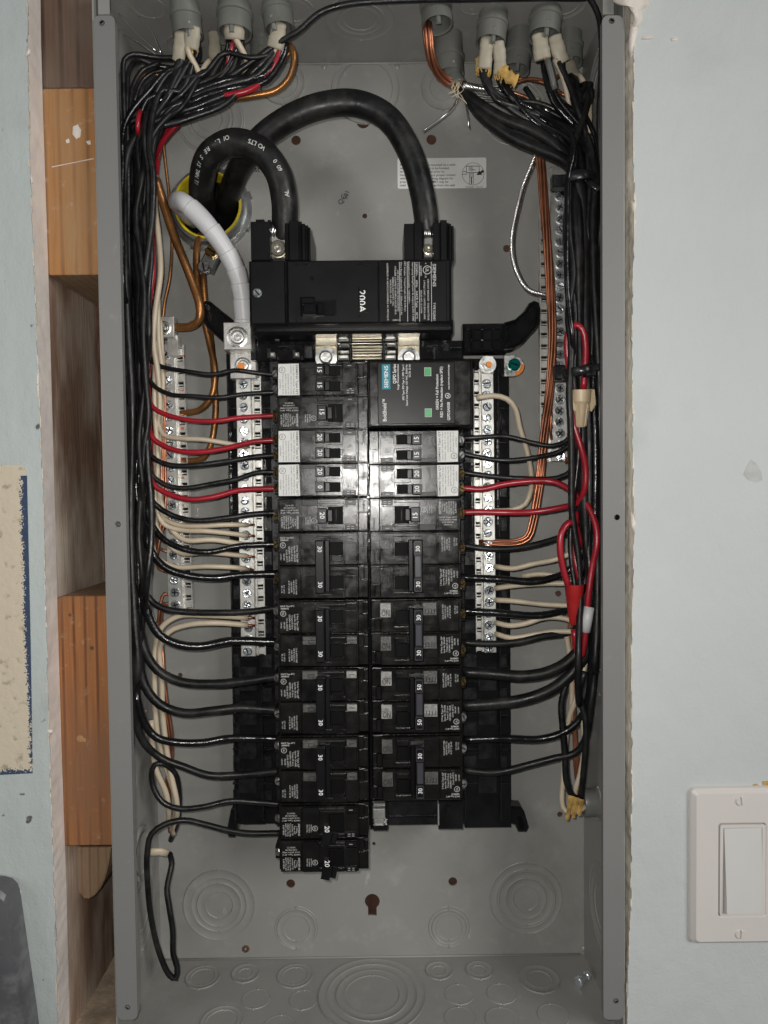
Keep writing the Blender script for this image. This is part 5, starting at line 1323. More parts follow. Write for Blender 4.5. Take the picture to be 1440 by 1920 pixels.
# loops poking out at the upper left corner
for k, P in enumerate(([(350, 108, .03), (300, 108, .03), (250, 102, .025), (233, 112, .022), (231, 150, .022), (233, 230, .022), (229, 330, .022), (232, 520, .022)],
                       [(400, 118, .05), (340, 128, .05), (290, 122, .045), (262, 112, .04), (243, 128, .032), (238, 180, .028), (240, 300, .028), (242, 560, .028)],
                       [(520, 100, .03), (470, 108, .028), (420, 100, .028), (380, 140, .028), (320, 150, .032), (280, 190, .035), (262, 260, .03), (258, 420, .03), (262, 600, .03)])):
    wire(P, .0019, 'wblack', ('black wire looping out at the upper left corner of the box', 'black wire on the inner loop at the upper left corner', 'black wire crossing in front of the left sheaths')[k], GLs)
wire([(1150, -20, .03), (1120, -6, .028), (1010, -4, .02), (880, -2, .015), (760, 0, .012), (650, 8, .012), (600, 24, .014), (560, 58, .02), (520, 82, .026), (480, 110, .03), (420, 150, .034), (350, 180, .032), (300, 230, .03), (282, 320, .026), (276, 480, .026)], .0021, 'wblack', 'black wire crossing along the very top of the box from right to left')
wire([(1080, -30, .03), (1105, -4, .028), (1122, 30, .026), (1128, 80, .022), (1127, 140, .02), (1124, 220, .022), (1126, 300, .026), (1130, 380, .026), (1122, 460, .03), (1112, 560, .034), (1108, 700, .036)], .0022, 'wblack', 'black wire coming down just inside the right flange')
# reds, creams, coppers in the left bundle
wire([(440, 70, .028), (434, 95, .03), (430, 120, .036), (400, 165, .045), (345, 180, .046), (310, 150, .04), (290, 160, .038)], .0020, 'wred', 'red wire curling among the left sheaths')
wire([(525, 88, .028), (520, 110, .03), (500, 145, .034), (470, 168, .034), (430, 178, .034), (385, 178, .036), (330, 192, .04), (290, 240, .045)], .0024, 'wred', 'bright red wire sweeping under the third left clamp')
wire([(266, 205, .036), (260, 218, .021), (258, 240, .0195), (262, 262, .034)], .0017, 'wred', 'short red stretch showing through the black bundle')
wire([(290, 330, .055), (281, 380, .05), (282, 440, .048), (287, 500, .046), (279, 570, .046), (274, 640, .05), (272, 720, .055)], .0023, 'wred', 'red wire along the right edge of the left bundle')
wire([(292, 330, .06), (290, 380, .055), (297, 440, .052), (301, 510, .05), (292, 580, .052), (288, 640, .054), (296, 700, .056), (300, 760, .058), (292, 840, .06), (300, 930, .06), (320, 990, .058), (345, 1012, .056), (400, 1012, .058), (462, 1022, .068)], .0022, 'wwhite', 'cream wire along the left bundle to the neutral bar')
for k, (ys_, P) in enumerate(((0, [(296, 560, .058), (298, 640, .06), (306, 720, .062), (296, 780, .06), (306, 815, .058), (340, 822, .056), (380, 824, .056), (430, 832, .060), (463, 838, .070)]),
        (0, [(300, 600, .062), (305, 700, .064), (300, 820, .064), (296, 900, .06), (302, 965, .058), (330, 983, .056), (380, 986, .056), (420, 984, .058), (464, 984, .068)]),
        (0, [(292, 640, .06), (290, 760, .058), (296, 870, .058), (292, 940, .056), (306, 982, .056), (340, 994, .056), (390, 996, .056), (464, 1004, .068)]),
        (0, [(288, 960, .06), (300, 1000, .060), (335, 1036, .062), (390, 1036, .058), (464, 1043, .068)]),
        (0, [(286, 1010, .056), (292, 1042, .056), (325, 1062, .056), (390, 1062, .056), (440, 1064, .060), (464, 1067, .068)]),
        (0, [(322, 1560, .075), (330, 1500, .06), (312, 1440, .058), (296, 1380, .056), (290, 1290, .056), (292, 1210, .056), (303, 1176, .056), (335, 1155, .056), (390, 1154, .058), (464, 1158, .068)]),
        (0, [(325, 1565, .074), (332, 1510, .058), (318, 1440, .055), (306, 1350, .055), (303, 1270, .055), (300, 1215, .055), (316, 1185, .055), (350, 1172, .055), (400, 1168, .056), (464, 1172, .066)]),
        (0, [(318, 1548, .070), (312, 1490, .056), (292, 1440, .052), (286, 1395, .052), (284, 1350, .052)]))):
    lb_ = ('thin cream wire crossing under the upper thick red on the left', 'uppermost of the cream wires leaving low for the left neutral bar', 'cream wire just above the first looping glossy black wire', 'cream wire partly behind the glossy black wire', 'lowest straight cream wire from the left bundle',
           'pinkish cream wire rising from below into the neutral bar, upper one', 'pinkish cream wire rising from below into the neutral bar, lower one', 'cream wire curling near the lower left clamp')[k]
    wire(P, .0020 if k < 5 else .0023, 'wwhite', lb_, 'cream neutral wires on the left', strip=.006 if k < 7 else None)
GC = 'bare copper ground wires'
def cu(P, r, lbl, m='copper2', g=GC, n=1):
    return wire(P, r, m, lbl, g, 'copper_wire', 'copper wire', 7, step=.004)
cu([(543, 85, .05), (551, 100, .05), (545, 140, .055), (520, 168, .058), (470, 180, .058), (400, 190, .06), (345, 210, .06), (310, 250, .065)], .0026, 'brown copper conductor curving below the third left clamp')
cu([(545, 95, .06), (534, 110, .06), (520, 135, .06), (500, 150, .062)], .0016, 'thin copper wire inside the brown copper curve')
cu([(303, 240, .07), (308, 290, .075), (316, 360, .078), (318, 400, .078), (322, 450, .078), (318, 520, .076), (308, 570, .076), (304, 620, .078)], .0012, 'thin dark copper wire hanging left of the conduit entry')
cu([(292, 335, .055), (305, 378, .058), (325, 440, .062), (345, 490, .064), (362, 535, .066), (374, 572, .066), (374, 598, .068), (358, 612, .072), (328, 614, .080)], .0034, 'thick brown copper conductor curling into the ground lug')
cu([(376, 440, .095), (369, 465, .08), (368, 505, .078), (371, 550, .078), (380, 590, .080), (392, 640, .082), (403, 700, .082), (396, 745, .084), (375, 768, .086), (340, 775, .090)], .0027, 'brown copper wire from the conduit bending back to the ground bar at mid height')
cu([(381, 515, .08), (384, 560, .082), (392, 610, .086), (397, 650, .086), (402, 720, .086), (404, 770, .086), (396, 830, .086), (382, 858, .088), (360, 864, .09), (330, 862, .092)], .0026, 'brown copper wire hanging to the lower bend of the ground bar')
for k, (y_, x_) in enumerate(((665, 296), (728, 298), (775, 302), (800, 300), (822, 298), (862, 292), (893, 292), (916, 296), (944, 294), (990, 298), (1034, 296), (1053, 292), (1072, 294))):
    cu([(304 - (k % 3) * 3, 600 + (k % 4) * 10, .080), (300 + (k % 3) * 4, max(620, y_ - 70), .080), (x_, y_ - 22, .082), (x_ + 4, y_ - 5, .086), (322, y_ + 2, .0885), (346, y_ + 3, .0885)], .0012, 'thin bare copper wire turning into the left ground bar', 'copper', 'thin copper wires of the left ground bar')
for k, y_ in enumerate((1117, 1135)):
    cu([(318 + k * 4, 1560, .08), (312 + k * 6, 1480, .066), (318 + k * 5, 1390, .064), (305 + k * 6, 1300, .064), (300 + k * 5, 1220, .066), (298 + k * 5, 1150, .078), (308, y_ - 4, .086), (322, y_ + 1, .0885), (346, y_ + 2, .0885)], .0013, ('copper wire rising from the lower left clamp, outer one', 'copper wire rising from the lower left clamp, inner one')[k], 'copper')
wire([(320, 1575, .080), (333, 1540, .066), (336, 1490, .060), (328, 1450, .056), (306, 1432, .05), (290, 1434, .048), (284, 1452, .048), (289, 1480, .048), (304, 1503, .048), (335, 1516, .048), (380, 1513, .050), (430, 1502, .054), (480, 1504, .056), (528, 1508, .058)], .0022, 'wblack', 'black wire looping up from the lower left clamp to the lowest double breaker')
wire([(318, 1600, .078), (322, 1618, .072), (318, 1640, .068), (313, 1665, .064), (318, 1705, .06), (324, 1745, .058), (325, 1790, .056), (332, 1812, .055), (330, 1835, .055), (318, 1828, .054), (300, 1790, .05), (284, 1725, .045), (277, 1660, .04), (276, 1600, .038), (284, 1564, .04), (308, 1546, .044), (345, 1538, .048), (385, 1546, .05), (420, 1555, .052), (460, 1562, .055), (528, 1562, .058)], .0023, 'wmatte', 'grey black scuffed wire hanging in a long loop at the lower left')
lc = thing('cable_clamp', 'round metal cable clamp in the left side wall near the bottom', 'cable clamp', B(300, 1590, .07))
q = MB(); q.lathe([(.0165, .0), (.0165, -.003), (.0205, -.0035), (.021, 0)], 28, cap=False); q.lathe([(.0001, -.002), (.015, -.002), (.0165, -.0035)], 24, cap=False)
q.xf(Matrix.Translation((-W + .0002, .052, B(290, 1590, .06).z)) @ Matrix.Rotation(math.radians(90), 4, 'Z')); autosmooth(q.build('clamp_plate', 'grey', lc, world=True), 40)
q = MB(); tube(q, [Vector((-W + .002, .06, B(290, 1598, .06).z)), B(300, 1597, .062), B(314, 1600, .066)], .0032, 8, flat=.5); q.build('torn_sleeve', 'wwhite', lc, True, True)

# ---------------------------------------------------------------- right side
GR_ = 'branch wires leaving the right bundle'
RB0 = [(200, 1085), (330, 1062), (400, 1062), (600, 1066), (800, 1072), (1000, 1070), (1200, 1082), (1300, 1085), (1420, 1080)]
RB1 = [(200, 1112), (330, 1122), (400, 1120), (600, 1122), (800, 1128), (1000, 1130), (1200, 1122), (1300, 1112), (1420, 1092)]
startsR = [(905, 132, .04), (912, 134, .042), (938, 142, .042), (945, 140, .044), (1018, 114, .04), (1024, 112, .04), (1055, 120, .042), (1082, 158, .05), (1090, 160, .05), (1066, 130, .06)]
def right_wire(k, f, yx, branch, r, m, label, start, dep, jit=.0002, grp=GR_):
    ph = k * 1.3; sx, sy_, sd_ = start; P = [(sx, sy_ - 12, sd_), (sx, sy_ + 6, sd_)]
    if sx < 930: P += [(sx + 14, 165 + (k % 3) * 6, .04), (960, 186 + (k % 4) * 6, .044), (1020, 196 + (k % 4) * 9, .044), (1062, 226 + (k % 3) * 12, .045)]
    elif sx < 1000: P += [(sx + 10, 170, .042), (990, 200 + (k % 3) * 8, .044), (1045, 236 + (k % 3) * 10, .045)]
    else: P += [(sx + 16, 160 + (k % 3) * 10, .04), (1072 + (k % 3) * 6, 215 + (k % 4) * 8, .04)]
    y = 310
    while y < yx - 70: P.append(lane(RB0, RB1, f, y, ph, dep, ymaxR)); y += 105
    P += branch[::-1]
    return wire(P, r, m, label, grp, 'wire', 'wire', 8, jit, step=.005)
RBR = [
 (.10, 800, br((862, 822, .058), (900, 820, .055), (950, 819, .054), (1000, 831, .052), (1035, 836, .05), (1062, 826, .05), (1078, 800, .05), (1078, 740, .05)), RW, 'wblack', 'thin black wire to the upper pole of the 15 15 breaker'),
 (.14, 830, br((862, 850, .058), (925, 862, .055), (960, 863, .052), (1010, 856, .05), (1050, 846, .05), (1074, 826, .05), (1084, 770, .05)), RW, 'wblack', 'thin black wire to the lower pole of the 15 15 breaker'),
 (.20, 860, br((862, 885, .058), (920, 893, .055), (985, 897, .052), (1045, 896, .05), (1072, 882, .05), (1084, 852, .05), (1086, 800, .05)), .0021, 'wblack', 'black wire to the upper pole of the right 20 20 breaker'),
 (.25, 985, br((862, 1022, .058), (920, 1029, .055), (970, 1027, .054), (1020, 1017, .054), (1060, 1002, .055), (1090, 975, .055), (1098, 900, .05)), .0024, 'wmatte', 'matte black wire to the upper pole of the first right double 30'),
 (.30, 1060, br((862, 1082, .058), (940, 1086, .055), (1000, 1091, .054), (1035, 1085, .054), (1065, 1072, .055), (1090, 1040, .052), (1100, 960, .05)), .0030, 'wglossy', 'glossy black wire to the lower pole of the first right double 30'),
 (.42, 1135, br((862, 1145, .058), (930, 1149, .055), (1000, 1155, .054), (1040, 1150, .054), (1070, 1138, .056), (1094, 1100, .054), (1104, 1020, .05)), .0030, 'wglossy', 'glossy black wire to the upper pole of the second right double 30'),
 (.50, 1185, br((864, 1204, .058), (920, 1207, .055), (970, 1204, .054), (1020, 1193, .054), (1062, 1187, .056), (1096, 1168, .056), (1110, 1100, .05)), .0028, 'wmatte', 'black wire to the lower pole of the second right double 30'),
 (.70, 1225, br((866, 1260, .058), (920, 1263, .055), (980, 1268, .052), (1025, 1261, .05), (1062, 1243, .05), (1092, 1210, .05), (1112, 1150, .045)), .0044, 'wmatte', 'thick matte black cable to the upper pole of the 50 breaker'),
 (.82, 1265, br((866, 1323, .058), (930, 1319, .055), (985, 1311, .052), (1035, 1292, .05), (1072, 1262, .05), (1098, 1225, .048), (1116, 1160, .044)), .0046, 'wmatte', 'thick matte black cable to the lower pole of the 50 breaker'),
 (.75, 1345, br((868, 1387, .058), (950, 1385, .055), (1010, 1386, .054), (1050, 1376, .052), (1082, 1355, .05), (1100, 1320, .046), (1108, 1260, .042)), .0030, 'wglossy', 'glossy black wire to the upper pole of the lowest right double 30'),
 (.90, 1390, br((868, 1444, .058), (930, 1448, .055), (985, 1436, .054), (1040, 1422, .052), (1078, 1413, .05), (1096, 1390, .046), (1108, 1320, .04), (1116, 1250, .04)), .0029, 'wmatte', 'matte black wire to the lower pole of the lowest right double 30')]
for k, (f, yx, b_, r, m, l) in enumerate(RBR):
    if r > .004: continue
    dep = .05 - .03 * f
    right_wire(k, f, yx - 60, b_, r, m, l, startsR[(k * 3) % len(startsR)], dep)
# two thick cables from the rear clamp down to the 50 breaker
for k, (off, i) in enumerate(((0, 7), (1, 8))):
    b_ = RBR[i][2]
    P = ([(845, 130, .062), (860, 158, .058), (890, 190, .05), (940, 222, .042), (1000, 246, .038), (1050, 280, .034), (1072, 315, .03)] if k == 0 else
         [(840, 130, .064), (868, 168, .056), (905, 218, .048), (960, 258, .040), (1010, 280, .036), (1058, 302, .030), (1082, 335, .024)])
    P += [(1082 + k * 12, 420, .022 + k * .004), (1086 + k * 12, 600, .028), (1092 + k * 12, 800, .030), (1098 + k * 8, 980, .032)] + b_[::-1][0:]
    wire(P, .0046, 'wmatte', RBR[i][5], GR_, 'feeder_cable', 'feeder cable', 14, step=.005)
for k in range(13):
    f = (k * .41) % 1.0; ph = k * 1.9; dep = .016 + .036 * ((k * .618) % 1); sx, sy_, sd_ = startsR[(k * 7 + 2) % len(startsR)]
    P = [(sx, sy_ - 12, sd_), (sx + 1, sy_ + 8, sd_)]
    if sx < 930: P += [(sx + 18, 172 + (k % 4) * 5, .038), (975, 192 + (k % 5) * 6, .042), (1040, 212 + (k % 5) * 8, .042)]
    elif sx < 1000: P += [(sx + 14, 176, .04), (1010, 212 + (k % 4) * 8, .042)]
    else: P += [(sx + 20, 170 + (k % 4) * 10, .036)]
    y = 262 + (k % 3) * 12; ye = 700 + (k * 113) % 640
    while y < ye: P.append(lane(RB0, RB1, min(1, max(0, f + R.uniform(-.12, .12))), y, ph, dep, ymaxR, 6)); y += 75
    x_ = P[-1][0]; P.append((x_ + 2, P[-1][1] + 60, min(P[-1][2] + .02, ymaxR(x_ + 2, 900))))
    wire(P, R.choice((.0017, .0020, .0025)), ('wglossy', 'wblack', 'wmatte')[k % 3], 'black wire running down inside the right bundle', 'black wires bundled down the right side', jitter=.0003, step=.006)
wire([(985, 165, .05), (1005, 195, .046), (1045, 250, .04), (1070, 300, .036), (1074, 380, .034)], .0022, 'wblack', 'black wire sagging below the empty rear clamp')
wire([(1086, 150, .045), (1100, 175, .04), (1106, 210, .038), (1104, 250, .036)], .0019, 'wwhite', 'cream wire dropping at the right edge of the corner sheath')
wire([(905, 128, .05), (915, 160, .05), (945, 184, .05), (985, 190, .05), (1010, 185, .05)], .0019, 'wwhite', 'cream wire curving behind the kraft paper sheaths')
# red wires of the right side
wire([(864, 915, .056), (905, 917, .054), (945, 908, .052), (1000, 902, .048), (1040, 904, .045), (1075, 923, .036), (1100, 945, .028), (1117, 985, .022), (1119, 1020, .020), (1111, 1060, .022), (1104, 1110, .022), (1099, 1165, .023), (1094, 1215, .024), (1088, 1232, .025), (1081, 1215, .025), (1076, 1180, .025)], .0024, 'wred', 'red wire from the right 20 20 breaker down to the red wire nut')
wire([(864, 961, .056), (900, 960, .054), (950, 961, .05), (1000, 960, .048), (1050, 952, .042), (1084, 942, .032), (1096, 918, .026), (1098, 880, .024), (1090, 840, .022), (1077, 800, .022), (1070, 760, .022), (1068, 700, .020), (1063, 655, .018), (1065, 625, .017), (1078, 609, .016), (1092, 618, .016), (1098, 645, .017), (1097, 690, .018), (1094, 730, .019)], .0024, 'wred', 'red wire looping up over the zip tie into the tan wire nut')
wire([(1088, 1025, .032), (1078, 985, .026), (1066, 980, .022), (1053, 998, .020), (1050, 1030, .020), (1056, 1068, .021), (1065, 1098, .022)], .0024, 'wred', 'red wire bowed left above the red wire nut')
wire([(1080, 960, .034), (1078, 1010, .028), (1079, 1050, .025), (1086, 1080, .023), (1088, 1100, .023)], .0024, 'wred', 'red wire entering the red wire nut from behind the bundle')
o = [x for x in WIRES if x.get('label', '').startswith('red wire from the right')][0]
q = MB(); tube(q, [B(1105, 1138, .0212), B(1101, 1160, .0212), B(1098, 1184, .0222)], .0038, 12, lambda s, t: 1 + .05 * math.sin(s * 900)); rebase(q.build('white_tape_wrap', 'tape', o, True))
# creams to the right neutral bar
for k, P in enumerate(([(893, 746, .05), (925, 742, .05), (950, 748, .05), (966, 766, .052), (974, 800, .056), (988, 845, .06), (996, 890, .062), (995, 920, .066), (985, 945, .068), (960, 956, .070), (925, 958, .072)],
        [(928, 1062, .069), (960, 1066, .062), (1000, 1057, .058), (1045, 1048, .056), (1085, 1030, .05)],
        [(980, 1080, .070), (1010, 1076, .066), (1050, 1078, .062), (1085, 1070, .058)],
        [(928, 1103, .069), (965, 1098, .062), (1020, 1094, .058), (1070, 1092, .054), (1092, 1080, .05)],
        [(928, 1125, .069), (965, 1127, .062), (1020, 1133, .058), (1070, 1136, .054), (1092, 1140, .05)],
        [(928, 1167, .069), (955, 1173, .062), (985, 1169, .058), (1020, 1158, .056), (1050, 1158, .055), (1080, 1166, .05)],
        [(928, 1188, .069), (958, 1196, .062), (1000, 1190, .058), (1035, 1184, .056), (1075, 1184, .05)],
        [(1098, 1240, .05), (1090, 1280, .048), (1078, 1315, .05), (1066, 1350, .054), (1060, 1400, .056), (1056, 1460, .056), (1054, 1505, .054), (1060, 1520, .052), (1080, 1522, .05), (1098, 1512, .052)],
        [(1088, 1300, .05), (1092, 1340, .048), (1096, 1400, .05), (1088, 1450, .052), (1078, 1490, .054), (1090, 1505, .056)],
        [(1060, 1180, .06), (1068, 1230, .06), (1072, 1290, .06), (1070, 1350, .058)])):
    wire(P, .0022, 'wwhite', ('cream wire arching from the surge protector down to the neutral bar', 'uppermost straight cream wire on the right', 'short cream wire half behind the glossy black one', 'second straight cream wire on the right', 'third straight cream wire on the right sloping down', 'cream wire under the second glossy black wire on the right', 'lowest straight cream wire on the right',
        'cream wire bending round into the lower right clamp', 'cream wire dropping beside the right bundle bottom', 'cream wire behind the thick cables at right')[k], 'cream neutral wires on the right')
wire([(1096, 1260, .04), (1086, 1300, .042), (1098, 1350, .04), (1098, 1400, .042), (1094, 1450, .046), (1090, 1495, .052)], .0026, 'wblack', 'black wire weaving down into the lower right clamp')
wire([(1062, 1280, .052), (1053, 1320, .052), (1056, 1370, .052), (1060, 1420, .052), (1062, 1460, .052), (1072, 1490, .052), (1088, 1500, .054)], .0028, 'wblack', 'black wire left of the others above the lower right clamp')
for k in range(3):
    cu([(1066 + k * 3, 1150, .062), (1069 + k * 3, 1220, .062), (1073 + k * 2, 1300, .06), (1076 + k * 2, 1380, .058), (1078 + k * 3, 1440, .056), (1084, 1495, .056)], .0011, 'thin copper wire dropping to the lower right clamp', 'copper', 'copper wires above the lower right clamp')
for k in range(3):
    q = MB(); a = 1072 + k * 9
    tube(q, spline([B(a, 1492 + k * 3, .05), B(a - 3, 1510 + k * 4, .048), B(a - 9 + k * 3, 1538 - k * 4, .046)], .002), .0028, 8, lambda s, t: 1 - .5 * t, .4); b_ = q.v[0].copy()
    o = q.build('kraft_paper', 'paper'); tag(o, 'crumpled kraft paper sticking out of the lower right clamp', 'kraft paper', 'kraft paper at the lower right clamp')

for k, (m, rr_, P) in enumerate((('wwhite', .0021, [(351, 88, .024), (356, 104, .026), (366, 122, .03), (374, 140, .034), (378, 158, .04)]), ('wwhite', .0022, [(439, 66, .024), (446, 80, .025), (455, 96, .028), (464, 118, .034), (458, 140, .042)]),
        ('wwhite', .0020, [(394, 112, .045), (384, 124, .042), (376, 142, .042), (380, 160, .046)]), ('wwhite', .0020, [(408, 114, .046), (418, 126, .042), (408, 144, .042), (392, 156, .048)]), ('copper', .0011, [(404, 112, .044), (398, 130, .044), (370, 142, .048), (350, 150, .05)]),
        ('wred', .0019, [(428, 62, .028), (430, 84, .03), (432, 110, .034), (418, 140, .042)]), ('wwhite', .0018, [(520, 88, .027), (512, 104, .03), (500, 128, .036), (488, 148, .046), (470, 150, .052)]), ('wwhite', .0018, [(470, 115, .05), (478, 128, .05), (476, 145, .052), (462, 152, .054)]),
        ('paper', .0016, [(452, 130, .052), (462, 142, .05), (470, 152, .05)]), ('wblack', .0019, [(300, 118, .04), (270, 130, .038), (250, 160, .034), (242, 210, .03), (240, 280, .03)]), ('wblack', .0018, [(345, 140, .05), (300, 132, .048), (268, 150, .044), (252, 190, .04)]),
        ('copper2', .0013, [(350, 150, .055), (310, 142, .052), (270, 140, .048), (256, 170, .044), (262, 230, .044)]), ('wwhite', .0021, [(1040, 112, .036), (1050, 130, .036), (1060, 160, .036), (1068, 200, .04)]), ('copper', .0010, [(1016, 100, .034), (1022, 112, .034), (1030, 126, .036), (1036, 150, .042)]),
        ('cgrey', .0024, [(1026, 112, .034), (1034, 140, .034), (1040, 168, .036)]), ('wblack', .0024, [(1046, 118, .036), (1064, 150, .034), (1082, 200, .030), (1100, 260, .028), (1104, 330, .026)]), ('wwhite', .0019, [(1086, 140, .045), (1098, 160, .042), (1106, 190, .04), (1104, 230, .04)]))):
    wire(P, rr_, m, 'short %s piece %s' % ({'wwhite': 'cream wire', 'copper': 'bare copper', 'copper2': 'brown copper', 'wred': 'red wire', 'paper': 'kraft paper', 'wblack': 'black wire', 'cgrey': 'grey wire'}[m], ('out of the leftmost front clamp', 'dropping from the second front clamp', 'left of the narrow rear sheath', 'right of the narrow rear sheath', 'under the narrow rear sheath', 'beside the white one in the second clamp', 'curling out of the third front clamp', 'below the empty rear clamp on the left', 'below the rear clamp in the left tangle', 'arching out at the upper left corner', 'curving behind the leftmost sheath', 'arching into the upper left corner', 'between the sheaths of the big right clamp', 'at the mouth of the big right clamp', 'below the big right clamp', 'from the big right clamp over the bundle', 'right of the corner sheath')[k]), 'tangled wire ends under the top clamps', 'wire' if m != 'paper' else 'kraft_paper', 'wire' if m != 'paper' else 'kraft paper')
# stranded copper bundle on the right: parallel wires twisted slightly
main = [(800, 42, .028), (803, 75, .03), (812, 120, .04), (838, 152, .055), (880, 165, .060), (930, 172, .062), (965, 188, .064), (990, 220, .066), (1006, 260, .068), (1014, 310, .07), (1020, 380, .07), (1028, 480, .07), (1034, 580, .07), (1036, 640, .07), (1032, 720, .07), (1022, 800, .068), (1014, 880, .066), (1006, 940, .065), (998, 985, .064), (990, 1008, .064), (968, 1018, .066), (930, 1019, .071), (898, 1019, .074)]
Cm = spline([B(*p) for p in main], .005)
for k in range(7):
    a = 2 * math.pi * k / 6; rad = .0026 if k < 6 else 0
    q = MB(); tube(q, Cm[:len(Cm) if k < 4 or k == 6 else int(len(Cm) * .83)], .0012, 6, off=(rad, a, 14.0)); b_ = Cm[0].copy()
    o = link('copper_wire', [v - b_ for v in q.v], q.f, 'copper', None, True, loc=b_); tag(o, 'bare copper wire of the long bundle from the upper clamp to the right neutral bar', 'copper wire', 'long copper bundle on the right')
for k in range(5):
    y_ = 748 + k * 21
    cu([(1034, y_ - 60, .074), (1033, y_ - 16, .078), (1040, y_, .0845), (1066, y_ + 1, .0845), (1072, y_ + 8, .08)], .0012, 'copper wire bent into the right ground bar', 'copper', 'copper wires landed on the right ground bar')
for k in range(4):
    cu([(1060, 860 + k * 3, .08), (1074, 856, .078), (1083, 872 + k * 8, .074), (1080, 900 + k * 10, .07), (1075, 940, .07)], .0010, 'thin copper wire curling below the right ground bar', 'copper', 'copper wires landed on the right ground bar')
cu([(945, 150, .06), (970, 148, .062), (1000, 150, .06), (1030, 160, .055), (1060, 180, .05)], .0013, 'uppermost thin copper wire fanning right of the rear clamps', 'copper', 'thin copper wires at the upper right')
cu([(900, 165, .06), (930, 168, .06), (970, 176, .06), (1010, 196, .058), (1040, 240, .056)], .0013, 'lower thin copper wire fanning down into the right bundle', 'copper', 'thin copper wires at the upper right')
cu([(1066, 130, .06), (1030, 150, .058), (990, 148, .056), (960, 160, .056), (950, 172, .058), (920, 172, .06)], .0012, 'thin copper wire fanning right of the rear clamps', 'copper', 'thin copper wires at the upper right')
# twisted aluminium ground
al = [(868, 160, .05), (900, 168, .052), (950, 176, .06), (1000, 190, .066), (1026, 210, .068), (1024, 240, .072), (1012, 270, .076), (1002, 300, .078), (984, 345, .08), (972, 390, .08), (962, 440, .08), (962, 480, .08), (974, 520, .08), (992, 545, .080), (1020, 554, .082), (1046, 556, .086)]
Ca2 = spline([B(*p) for p in al], .0025)
ao = thing('aluminium_wire', 'twisted bare aluminium conductor curving left of the copper bundle to the ground bar', 'ground wire', Ca2[-1])
for k in range(6):
    q = MB(); tube(q, Ca2, .0011, 6, off=(.0015, 2 * math.pi * k / 6, 420)); rebase(q.build('strand', 'alum', ao, True))
# loose fine strands near the rear clamp and the upper left corner
fs = MB()
for P in ([(858, 178, .05), (850, 200, .045), (835, 215, .04), (815, 230, .04), (792, 246, .04)], [(865, 178, .05), (872, 195, .048), (876, 215, .045), (879, 240, .045)]):
    o = wire(P, .0006, 'alum', ('loose aluminium strand pointing down left below the rear clamp', 'loose aluminium strand hanging straight below the rear clamp')[0 if P[-1][0] < 800 else 1], None, 'loose_strand', 'loose strand', 5)
for k, P in enumerate(([(218, 53, .03), (260, 80, .03), (300, 108, .035)], [(222, 25, .035), (262, 68, .035), (292, 95, .035)], [(258, 28, .04), (285, 60, .04), (302, 100, .04)], [(290, 150, .03), (305, 165, .03), (310, 175, .028), (306, 185, .028), (292, 192, .026)])):
    wire(P, .0004, 'alum', 'hair thin loose strand at the upper left corner', 'hair thin loose strands', 'loose_strand', 'loose strand', 5)
for k in range(9):
    a = R.uniform(0, 1); P = [(852 + k * 2, 150, .052), (856 + R.uniform(-14, 14), 168, .05), (858 + R.uniform(-22, 22), 182 + R.uniform(-8, 14), .048)]
    wire(P, .00028, 'wwhite', 'thin yellow thread frayed from the thick cable below the rear clamp', 'frayed yellow threads', 'frayed_thread', 'thread', 4)
for k in range(8):
    P = [(868, 160 + k * 2, .054), (905, 160 + k * 4, .056), (950 + k * 4, 168 + k * 3 + R.uniform(-6, 6), .058)]
    wire(P, .0006, 'alum', 'bare aluminium strand fanning right below the rear clamp', 'fanned aluminium strands', 'loose_strand', 'loose strand', 4)

# zip ties
def ziptie(px0, px1, py, y, lbl, tail=None, tilt=0):
    a = B(px0, py, y); b = B(px1, py + tilt, y); cx_ = (a.x + b.x) / 2; hw = (b.x - a.x) / 2; t = thing('zip_tie', lbl, 'zip tie', (cx_, y, a.z))
    C = [Vector((cx_ + hw * math.cos(q_), y + .016 * math.sin(q_) + .010, a.z + (b.z - a.z) * .5 * (1 + math.cos(q_)))) for q_ in [2 * math.pi * k / 40 for k in range(41)]]
    q = MB(); tube(q, C, .0034, 8, flat=.3); q.v = [Vector(v) for v in q.v]; autosmooth(q.build('strap', 'black', t, world=True), 60)
    return t
z1 = ziptie(1056, 1126, 333, .020, 'black zip tie around the right bundle level with the sticker')
q = MB(); pbox(q, 1036, 326, 1064, 350, .026, .034, .001); q.build('tie_head', 'black', z1, world=True)
q = MB(); tube(q, [B(1100, 338, .014), B(1112, 346, .008), B(1124, 356, .006)], .0030, 8, flat=.5); q.build('tie_tail', 'black', z1, True, True)
z2 = ziptie(1062, 1124, 700, .016, 'black zip tie around the right bundle just above the tan wire nut', tilt=-8)
q = MB(); pbox(q, 1041, 684, 1062, 712, .030, .038, .001); q.build('tie_head', 'black', z2, world=True)
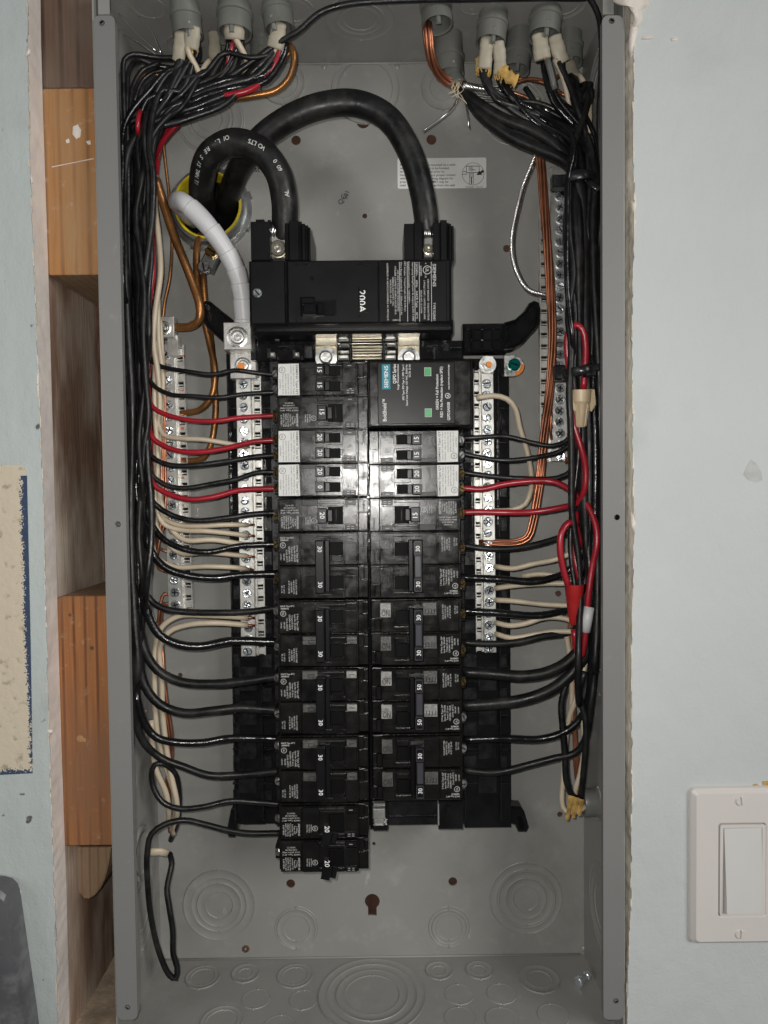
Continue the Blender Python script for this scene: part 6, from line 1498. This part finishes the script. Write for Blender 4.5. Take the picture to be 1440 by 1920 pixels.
q = MB(); pbox(q, 1098, 682, 1120, 706, .010, .018, .001); tube(q, [B(1108, 690, .012), B(1124, 688, .008), B(1134, 686, .004)], .0026, 8, flat=.5); q.build('tie_tail', 'black', z2, world=True)

# wire nuts
def wirenut(label, top, bot, y0, y1, prof, m, wings=False):
    a = B(*top, y0); b = B(*bot, y1); ax = (b - a); Ln = ax.length; t = thing('wire_nut', label, 'wire nut', a)
    rot = ax.to_track_quat('Y', 'Z').to_matrix().to_4x4()
    q = MB(); q.lathe([(r, h * Ln) for r, h in prof], 24, cap=False); q.xf(Matrix.Translation(a) @ rot); autosmooth(q.build('nut_shell', m, t, world=True), 30)
    q = MB()
    for k in range(12):
        an = 2 * math.pi * k / 12; r1 = prof[-3][0]; r0 = prof[len(prof) // 2][0]
        tube(q, [Vector((math.cos(an) * r0 * .99, .38 * Ln, math.sin(an) * r0 * .99)), Vector((math.cos(an) * (r0 + r1) / 2, .65 * Ln, math.sin(an) * (r0 + r1) / 2)), Vector((math.cos(an) * r1, .97 * Ln, math.sin(an) * r1))], .0004, 5)
    q.xf(Matrix.Translation(a) @ rot); p_ = q.build('grip_rib', m, t, world=True); tag(p_, kind='stuff')
    if wings:
        for s in (-1, 1):
            q = MB(); q.prism([(s * .0055, -.0002), (s * .0094, -.0006), (s * .0096, -.012), (s * .006, -.0165), (s * .0045, -.016)], -.0022, .0022, 0, .0008)
            q.xf(Matrix.Translation(a + Vector((0, 0, 0))) @ Matrix.Rotation(-.08, 4, 'Y')); q.build('wing', m, t, world=True)
    return t
wirenut('tan winged wire nut hanging below the lower zip tie', (1090, 731), (1088, 801), .020, .022, [(.0052, .02), (.0058, 0), (.0072, .005), (.0070, .32), (.0058, .38), (.0050, .5), (.0040, .96), (.0034, 1.0), (.0001, 1.0)], 'tannut', True)
wirenut('red wire nut joining the red wires beside the right bundle', (1077, 1094), (1077, 1170), .024, .026, [(.0062, .02), (.0068, 0), (.0072, .01), (.0066, .30), (.0060, .34), (.0058, .5), (.0034, .95), (.0028, 1.0), (.0001, 1.0)], 'rednut')
